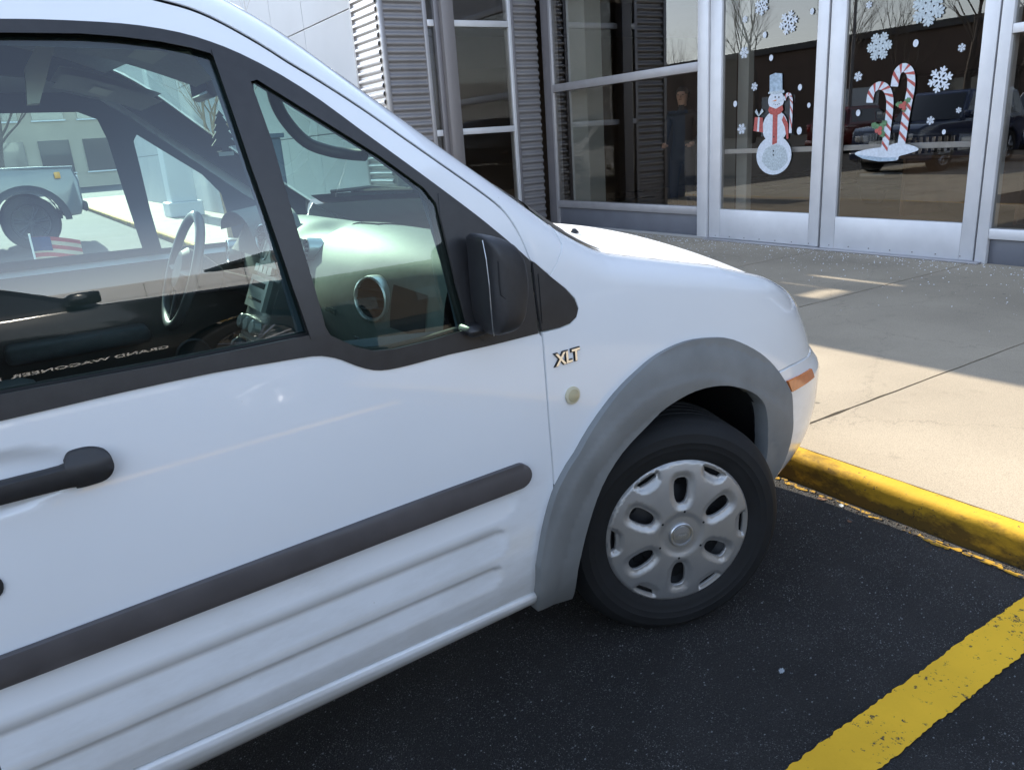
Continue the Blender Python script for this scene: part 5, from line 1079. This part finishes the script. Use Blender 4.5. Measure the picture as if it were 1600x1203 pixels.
    for xc in wx:
        for s_ in (-1, 1):
            g = MB(); rt = rw * .66; g.lathe([(rt, -.02), (rt + .01, .012), (rw - .04, .02), (rw - .01, .0), (rw, -.03), (rw, -.22), (rt, -.24)], 36)
            w_ = g.build('wheel', M_rubber, t, sm=35); w_.location = (xc, s_ * (hw - .035), rw); w_.rotation_euler = (0, 0, 0 if s_ < 0 else math.pi)
            g = MB(); g.lathe([(rt, -.02), (rt - .01, .008), (rt - .035, .002), (rt - .04, -.12), (.001, -.13)], 36); rm_ = g.build('rim', M_alloy if not boxy else M_steel, w_, sm=35)
            g = MB(); g.lathe([(.001, .012), (.055, .010), (.065, -.02), (.065, -.12)], 20); 
            for k in range(7):
                a = k * 2 * math.pi / 7 + .2
                for da in (-.13, .13):
                    c_, s2 = math.cos(a), math.sin(a); ce, se = math.cos(a + da), math.sin(a + da)
                    g.tube([(.05 * c_, .0, .05 * s2), (rt * .97 * ce, -.004, rt * .97 * se)], [.022, .016], 6)
            g.build('spokes', M_alloy if not boxy else M_steel, w_, sm=35)
            if flares:
                g = MB(); r1, r2 = ra * .99, ra * 1.2
                g.grid(lambda i, j: (xc + (r1 + (r2 - r1) * j) * math.cos(math.pi * i), s_ * (hw + .07 - .09 * j * j), rw + (r1 + (r2 - r1) * j) * math.sin(math.pi * i) * .98), 18, 4); g.build('flare', flares, t, sm=60)
    if text:
        for s_ in (-1, 1):
            ex = Vector((1, 0, 0)) if s_ < 0 else Vector((-1, 0, 0))
            o_ = txt('door_lettering', text[0], text[1], M_letter, frame3((text[2], s_ * (hw + .004), text[3]), ex, (0, 0, 1)), body, ext=.002, bold=.001, scale_x=1.5); o_['label'] = text[0] + ' in spaced chrome letters'
            g = MB(); xe = text[2] + (-1 if s_ < 0 else 1) * 0 - text[4]; g.box(xe - .05, xe + .05, s_ * (hw + .002) - .003, s_ * (hw + .002) + .003, text[3] - .022, text[3] + .022); g.build('flag_badge', M_letter, body)
    return t
M_blackp = mat('black_car_paint', (.006, .006, .007), .16, coat=1.)
M_greyp = mat('grey_blue_paint', (.10, .115, .13), .3, coat=1., noise=(3, .05)); M_silv = mat('silver_paint', (.45, .46, .47), .25, metal=.5, coat=1.); M_redp = mat('maroon_paint', (.16, .015, .015), .25, coat=1.); M_whp = mat('white_car_paint', (.7, .7, .7), .25, coat=1.); M_blup = mat('navy_paint', (.02, .035, .09), .25, coat=1.)
SUV = car('black_suv', 'large black chrome-badged SUV mirrored in the van door window, parked two stalls over', (-1.40, -4.95, 0), 0, M_blackp, H=2.05, hood=1.43, belt=1.49, rw=.44, trim=M_blackp, text=('GRAND WAGONEER', .062, .70, .66, .54))
car('pickup_truck', 'grey blue off-road truck with black flares and amber marker seen through the van windows', (-2.45, 17.0, 0), 0, M_greyp, L=4.8, W=1.95, H=2.05, hood=1.50, belt=1.53, gc=.55, rw=.50, wx=(1.45, -1.5), cab=(.45, .15, -1.0, -1.1), pickup=True, boxy=True, trim=M_plast, flares=M_plast, amber=True)
car('showroom_suv', 'black SUV standing dimly inside the showroom behind the wide window', (11.2, 9.6 - 4.2, .128), R(200), M_blackp, L=4.9, W=1.95, H=1.80, hood=1.12, belt=1.12, wx=(1.5, -1.45), cab=(.7, .1, -2.0, -2.3))
car('parked_car', 'silver sedan parked far across the lot, mirrored in the showroom doors', (-17.0, 15.5, 0), R(0), M_silv, L=4.7, W=1.85, H=1.45, hood=.95, belt=.98, gc=.2, rw=.33, wx=(1.4, -1.4), cab=(.85, .1, -1.1, -1.9), group='cars parked across the lot')
car('parked_car', 'maroon crossover parked far across the lot beside a silver sedan', (-17.2, 18.6, 0), R(180), M_redp, L=4.6, W=1.9, H=1.7, hood=1.05, belt=1.08, gc=.25, rw=.36, wx=(1.4, -1.35), cab=(.8, .1, -1.8, -2.1), group='cars parked across the lot')
car('parked_car', 'white sport utility parked across the lot beside the silver sedan', (-17.1, 11.8, 0), R(0), M_whp, L=4.8, W=1.95, H=1.78, hood=1.1, belt=1.12, gc=.27, rw=.38, wx=(1.45, -1.4), cab=(.75, .1, -2.0, -2.25), group='cars parked across the lot')
car('parked_car', 'dark navy sport utility parked beyond the van, mirrored behind the candy canes', (-7.6, 9.9, 0), R(0), M_blup, L=4.8, W=1.95, H=1.80, hood=1.1, belt=1.12, gc=.27, rw=.39, wx=(1.45, -1.4), cab=(.75, .1, -2.0, -2.25), group='cars parked across the lot')
car('white_pickup', 'white pickup with chrome grille facing the building, mirrored in the quarter window', (2.0 - 8.2, -12.5, 0), R(60), M_whp, L=5.6, W=2.0, H=1.9, hood=1.25, belt=1.28, gc=.38, rw=.42, wx=(1.75, -1.7), cab=(.9, .4, -1.1, -1.2), pickup=True)

# ================================================================= TREES
M_bark = mat('bare_bark', (.12, .095, .075), .9, noise=(12, .3)); M_bark2 = mat('tan_bark', (.26, .19, .11), .85, noise=(14, .25))
def bare_tree(label, loc, h, seed, m, depth=5, trunk_r=.16, group=None, rz=0., name='bare_tree'):
    r_ = random.Random(seed); t = thing(name, label, 'tree', loc, rz, group); tr = MB(); cr_ = MB()
    def branch(p, d, l, r0, k):
        n_ = 3; pts = [p]; rs = [r0]; q = p.copy(); dd = d.copy()
        for i in range(n_):
            dd = (dd + Vector((r_.uniform(-.12, .12), r_.uniform(-.12, .12), r_.uniform(-.02, .14)))).normalized(); q = q + dd * l / n_; pts.append(q.copy()); rs.append(r0 * (1 - .42 * (i + 1) / n_))
        (tr if k == 0 else cr_).tube(pts, rs, 7 if k < 2 else 4 if k < 4 else 3)
        if k >= depth: return
        for c in range(4 if k < 2 else 3 if k < 4 else 2):
            f = r_.uniform(.45, 1) if c else 1.; i = min(n_ - 1, int(f * n_)); b_ = pts[i] + (pts[i + 1] - pts[i]) * (f * n_ - i if f < 1 else 1)
            ax = Vector((r_.uniform(-1, 1), r_.uniform(-1, 1), r_.uniform(-.2, .6))).normalized(); nd = (dd + ax * r_.uniform(.45, .95)).normalized(); branch(b_, nd, l * r_.uniform(.58, .78), rs[i] * .58, k + 1)
    branch(Vector((0, 0, -.05)), Vector((0, 0, 1)), h * .34, trunk_r, 0)
    tr.build('trunk', m, t, sm=60); c_ = cr_.build('crown', m, t); return t
T1 = bare_tree('bare spreading winter tree standing beyond the grey truck, seen through the van', (-6.8, 44, 0), 9, 3, M_bark, 6, .17, 'bare trees beyond the lot')
T2 = bare_tree('bare winter tree at the far edge of the lot, tallest of its row', (-30, 19, 0), 12, 8, M_bark, 6, .2, 'bare trees beyond the lot')
tk = 0
TL = ['bare tree nearest behind the maroon crossover, just left of a lamp post', 'bare tree just right of the parked cars across the lot, mirrored above the snowman', 'bare tree beyond the maroon crossover, leaning slightly toward the warehouse', 'smaller bare tree right of the farthest lamp post', 'bare tree between the silver sedan and the maroon crossover, set further back', 'broad, tallest crowned bare tree right behind the white sport utility', 'bare tree far left of the lamp post near the maroon crossover', 'smallest bare tree at the far end of the row across the lot', 'bare tree beyond the far lamp post at the opposite end of the row', 'bare tree left of the grey truck in front of the pale office building', 'bare tree right of the grey truck in front of the pale office building']
for x, y, s_, a, src in [(-27, 3.6, .9, 1, T1), (-26, -6.4, 1.05, 2, T2), (-33, 11, 1.2, 3, T1), (-32, -14, .95, 4, T1), (-30, 1.2, 1.1, 5, T2), (-31, -3.2, 1.3, 6, T1), (-31, 16, 1.1, 2.5, T2), (-30, 22, .9, .5, T1), (-33, -20, 1.1, 5.5, T2), (-12, 48, 1.0, 2, T2), (-1, 52, 1.1, 4, T1)]:
    c = copy_tree(src); y += 20 if x < -20 else 0; c.location = (x, y, 0); c.scale = (s_,) * 3; c.rotation_euler = (0, 0, a)
    c['label'] = TL[tk]; tk += 1
YT = bare_tree('young staked tree with thin tan trunk on the sidewalk, seen through the van window', (1.75, 12.4, .13), 4.4, 12, M_bark2, 4, .06, name='young_tree')

# ================================================================= FAR BUILDINGS AND STREET FURNITURE
M_fw = mat('far_white_panel', (.62, .63, .64), .5, noise=(.5, .05)); M_fb = mat('blue_band', (.02, .12, .35), .4); M_fg = mat('far_dark_glass', (.04, .05, .055), .08, coat=1.); M_beige = mat('far_beige', (.38, .33, .26), .8, noise=(.4, .1)); M_roof = mat('far_roof', (.10, .095, .09), .8)
bb = thing('added_dark_building', 'plain dark building added to dim the quarter window reflection, right of the white panelled one', 'building', (0, -38, 0))  # unseen; added so the bright low sky is not mirrored in the quarter window
M_bb = mat('dark_block_wall', (.07, .05, .035), .85, noise=(.7, .15)); g = MB(); g.box(14, 70, -10, 0, 0, 7.5); g.build('wall', M_bb, bb); g = MB(); g.box(13.7, 70.3, -10.3, .3, 7.5, 8); g.build('roof', M_roof if 'M_roof' in globals() else M_post, bb)
for k in range(10): g = MB(); g.box(17 + 5 * k, 19.4 + 5 * k, -.05, .04, 2.2, 4.0); g.build('window', M_tint, bb)
fb = thing('white_panel_building', 'low white panelled building with blue band, mirrored above the black SUV', 'building', (0, -31, 0))
g = MB(); g.box(-30, 12, -9.9, -.1, 0, 5.2); g.build('wall', M_fw, fb)
for i in range(21):
    for z0, z1 in ((.75, 2.2), (2.2, 3.65), (3.65, 5.1)):
        g = MB(); g.box(-30 + 2 * i + .02, -28 + 2 * i - .02, -.1, .0, z0 + .02, z1 - .02); g.build('panel', M_fw, fb)
g = MB(); g.box(-30, 12, -.12, .03, .45, .74); g.build('blue_band', M_fb, fb); g = MB(); g.box(-30, 12, -.12, .01, .0, .44); g.build('plinth', M_beige, fb)
f2 = thing('office_building', 'distant pale office building with rows of dark windows beyond the bare tree', 'building', (-6, 70, 0))
g = MB(); g.box(-24, 14, 0, 14, 0, 9); g.build('wall', M_beige, f2); g = MB(); g.box(-24.4, 14.4, -.3, 14.4, 9, 9.6); g.build('roof', M_roof, f2)
for i in range(12):
    for k in range(2):
        g = MB(); x = -22.6 + i * 3.05; g.box(x, x + 2.1, -.08, .05, 1.2 + k * 3.9, 3.6 + k * 3.9); w_ = g.build('window', M_fg, f2)
        g = MB(); g.box(x - .1, x + 2.2, -.14, -.081, 1.08 + k * 3.9, 1.18 + k * 3.9); g.build('sill', M_fw, w_)
f3 = thing('warehouse', 'long low brown warehouse behind the bare trees across the lot', 'building', (-48, 0, 0))
g = MB(); g.box(-12, 0, -45, 90, 0, 7.0); g.build('wall', mat('brown_brick', (.15, .10, .075), .85, noise=(.6, .15)), f3); g = MB(); g.box(-12.3, .3, -45.3, 90.3, 7.0, 7.5); g.build('roof', M_roof, f3)
for k in range(16): g = MB(); g.box(-.02, .06, -42 + 8 * k, -38.4 + 8 * k, .0, 3.4); g.build('loading_door', M_fw if k % 3 else M_fg, f3)
pc = thing('portico_column', 'tall pale square column beside the sidewalk, seen through the van window', 'column', (2.35, 19.5, .13))
g = MB(); g.box(-.3, .3, -.3, .3, .35, 5.2, bev=.02); g.build('shaft', M_fw, pc); g = MB(); g.box(-.4, .4, -.4, .4, 0, .35, bev=.03); g.build('base', M_fw, pc); g = MB(); g.box(-.42, .42, -.42, .42, 5.2, 5.5, bev=.03); g.build('capital', M_fw, pc)
cb = thing('utility_cabinet', 'dark blue upright steel cabinet near the young tree, seen through the van window', 'cabinet', (1.7, 9.9, .13))
M_cab = mat('cabinet_blue', (.05, .08, .13), .5); g = MB(); g.box(-.3, .3, -.25, .25, 0, 1.5, bev=.02); g.build('housing', M_cab, cb); g = MB(); g.box(-.34, .34, -.29, .29, 1.5, 1.56, bev=.01); g.build('lid', M_cab, cb); g = MB(); g.box(-.27, .27, -.262, -.25, .08, 1.42, bev=.005); dr_ = g.build('door', M_cab, cb); g = MB(); g.box(.18, .21, -.275, -.262, .75, .88, bev=.004); g.build('handle', M_chrome, dr_)
tl = MB(); r_ = random.Random(4)
for k in range(16000):
    a = r_.uniform(0, 2 * math.pi); x = r_.uniform(-130, -66) if k % 2 else r_.uniform(-110, 60); y = r_.uniform(-90, 90) if k % 2 else r_.uniform(92, 120); z = abs(r_.gauss(0, 1)) * 1.7; s_ = r_.uniform(.6, 1.8)
    b_ = Vector((x, y, z)); d = Vector((r_.uniform(-.5, .5), r_.uniform(-.5, .5), r_.uniform(.6, 1))).normalized() * s_ * 1.5; e_ = d.cross(Vector((0, 1, .3))).normalized() * .035
    tl.add([b_ - e_, b_ + e_, b_ + d], [(0, 1, 2)])
tag(tl.build('far_woodland', mat('winter_wood', (.075, .062, .052), .95, noise=(.2, .3))), kind='stuff')
# lamp posts
lp = thing('lamp_post', 'tall dark parking lot lamp post beyond the parked cars', 'lamp post', (-22, 22.5, 0), 0, 'lamp posts in the lot')
g = MB(); g.tube([(0, 0, 0), (0, 0, 7.5)], [.09, .06], 10); g.build('pole', M_post, lp, sm=50); g = MB(); g.tube([(0, 0, 0), (0, 0, .7)], .28, 16); g.build('footing', M_conc, lp); g = MB(); g.box(-.1, .75, -.17, .17, 7.45, 7.6, bev=.03); g.build('lamp_head', M_post, lp)
c = copy_tree(lp); c.location = (-22, 36, 0); c['label'] = 'tall dark parking lot lamp post at the far left of the mirrored lot'

# ================================================================= SHOWROOM THINGS
M_wood = mat('desk_wood', (.16, .09, .05), .5, noise=(6, .2))
def desk(loc, rz, label):
    t = thing('desk', label, 'desk', loc, rz, 'showroom desks'); g = MB(); g.box(-.8, .8, -.4, .4, .71, .75, bev=.006); g.build('top', M_wood, t)
    for s_ in (-1, 1): g = MB(); g.box(s_ * .76 - .02, s_ * .76 + .02, -.36, .36, 0, .71); g.build('side_panel', M_wood, t)
    g = MB(); g.box(-.74, .74, .33, .35, .2, .71); g.build('front_panel', M_wood, t); return t
desk((8.4, 3.6, .13), R(80), 'wooden desk inside the showroom behind the snowman door'); desk((9.4, 1.2, .13), R(95), 'wooden desk inside the showroom behind the candy cane door')
def skin_person(label, loc, rz, coat, hair, legs):
    t = thing('person', label, 'person', loc, rz)
    J = {'hip': (0, 0, .95, .13), 'belly': (0, 0, 1.12, .135), 'chest': (0, .01, 1.33, .15), 'neck': (0, .0, 1.50, .058), 'nk2': (0, -.015, 1.57, .055), 'head': (0, -.02, 1.66, .088), 'top': (0, -.01, 1.74, .075)}
    for s_, n_ in ((1, 'l'), (-1, 'r')):
        J.update({n_ + 'sh': (.17 * s_, .01, 1.44, .062), n_ + 'el': (.24 * s_, .03, 1.16, .045), n_ + 'wr': (.19 * s_, -.18, 1.06, .030), n_ + 'hd': (.17 * s_, -.25, 1.05, .036), n_ + 'th': (.095 * s_, 0, .88, .095), n_ + 'kn': (.11 * s_, -.02, .50, .062), n_ + 'an': (.12 * s_, .01, .09, .042), n_ + 'ft': (.13 * s_, -.13, .04, .040)})
    E_ = [('hip', 'belly'), ('belly', 'chest'), ('chest', 'neck'), ('neck', 'nk2'), ('nk2', 'head'), ('head', 'top')]
    for n_ in 'lr': E_ += [('chest', n_ + 'sh'), (n_ + 'sh', n_ + 'el'), (n_ + 'el', n_ + 'wr'), (n_ + 'wr', n_ + 'hd'), ('hip', n_ + 'th'), (n_ + 'th', n_ + 'kn'), (n_ + 'kn', n_ + 'an'), (n_ + 'an', n_ + 'ft')]
    K = list(J); me = bpy.data.meshes.new('body'); me.from_pydata([J[k][:3] for k in K], [(K.index(a), K.index(b_)) for a, b_ in E_], [])
    o_ = bpy.data.objects.new('body', me); COL.objects.link(o_); md = o_.modifiers.new('s', 'SKIN'); sv = me.skin_vertices[0].data
    for i, k in enumerate(K): sv[i].radius = (J[k][3], J[k][3] * (.72 if k in ('hip', 'belly', 'chest') else 1.)); sv[i].use_root = k == 'hip'
    o_.modifiers.new('u', 'SUBSURF').levels = 2; bpy.context.view_layer.update(); dg = bpy.context.evaluated_depsgraph_get(); m2 = bpy.data.meshes.new_from_object(o_.evaluated_get(dg)); bpy.data.objects.remove(o_)
    b_ = link('body', m2, [coat, mat('skin', (.45, .27, .19), .6), legs], t); m2.polygons.foreach_set('use_smooth', [True] * len(m2.polygons))
    for p_ in m2.polygons:
        c_ = p_.center; p_.material_index = 1 if (c_.z > 1.535 or (c_.y < -.20 and .9 < c_.z < 1.2)) else 2 if c_.z < .86 else 0
    g = MB(); g.grid(lambda i, j: (.094 * math.cos(j * 2 * math.pi) * math.cos(i * 1.25), .012 + .100 * math.sin(j * 2 * math.pi) * math.cos(i * 1.25) , 1.675 + .10 * math.sin(i * 1.25) - (.05 if math.sin(j * 2 * math.pi) > .2 and i < .2 else 0)), 6, 20); g.build('hair', hair, t, sm=80)
    g = MB(); g.tube([(0, -.098, 1.668), (0, -.118, 1.640), (0, -.10, 1.632)], [.008, .013, .009], 8); g.build('nose', mat('skin_nose', (.45, .27, .19), .6), b_, sm=80)
    for s_ in (1, -1):
        g = MB(); g.tube([(.032 * s_ - .010, -.097, 1.668), (.032 * s_ + .010, -.095, 1.668)], .005, 6); g.build('eye', M_blk, b_)
        for k in range(4): g = MB(); g.tube([((.15 + .012 * k) * s_, -.265, 1.055 - .004 * k), ((.15 + .012 * k) * s_, -.30, 1.045), ((.15 + .012 * k) * s_, -.315, 1.022)], [.009, .008, .006], 6); g.build('finger', b_.data.materials[1], b_, sm=60)
        g = MB(); g.tube([(.135 * s_, -.24, 1.055), (.118 * s_, -.27, 1.05), (.12 * s_, -.295, 1.04)], [.010, .009, .007], 6); g.build('thumb', b_.data.materials[1], b_, sm=60)
    g = MB(); g.tube([(-.02, -.104, 1.612), (.02, -.104, 1.612)], .004, 6); g.build('mouth', M_redp, b_)
    return t
skin_person('person in a black coat standing inside the showroom behind the wide window', (6.35, 6.42, .13), R(-60), mat('black_coat', (.012, .012, .014), .8), mat('dark_hair', (.02, .014, .01), .7), mat('dark_trousers', (.015, .015, .02), .8))
# small flag on a stick in the planter beyond the far door
M_fs = mat('flag_red', (.28, .03, .03), .8); fl_ = thing('small_flag', 'small striped flag on a stick seen low in the van door window', 'flag', (-1.30, 4.1, .04))
g = MB(); g.tube([(0, 0, 0), (0, 0, 1.02)], .006, 8); g.build('stick', M_fw, fl_)
for k in range(7):
    g = MB(); z0 = 1.0 - .024 * (k + 1); g.grid(lambda i, j: ((.0 + .26 * i), .02 * math.sin(i * 7), z0 + .024 * j - .05 * i * i), 10, 1); g.build('stripe', M_fs if k % 2 == 0 else M_beige, fl_)
g = MB(); g.grid(lambda i, j: (.004 + .10 * i, .02 * math.sin(i * .4 * 7) - .003, .916 + .083 * j - .05 * (.4 * i) ** 2), 6, 2); g.build('canton', mat('flag_blue', (.012, .03, .10), .8), fl_)
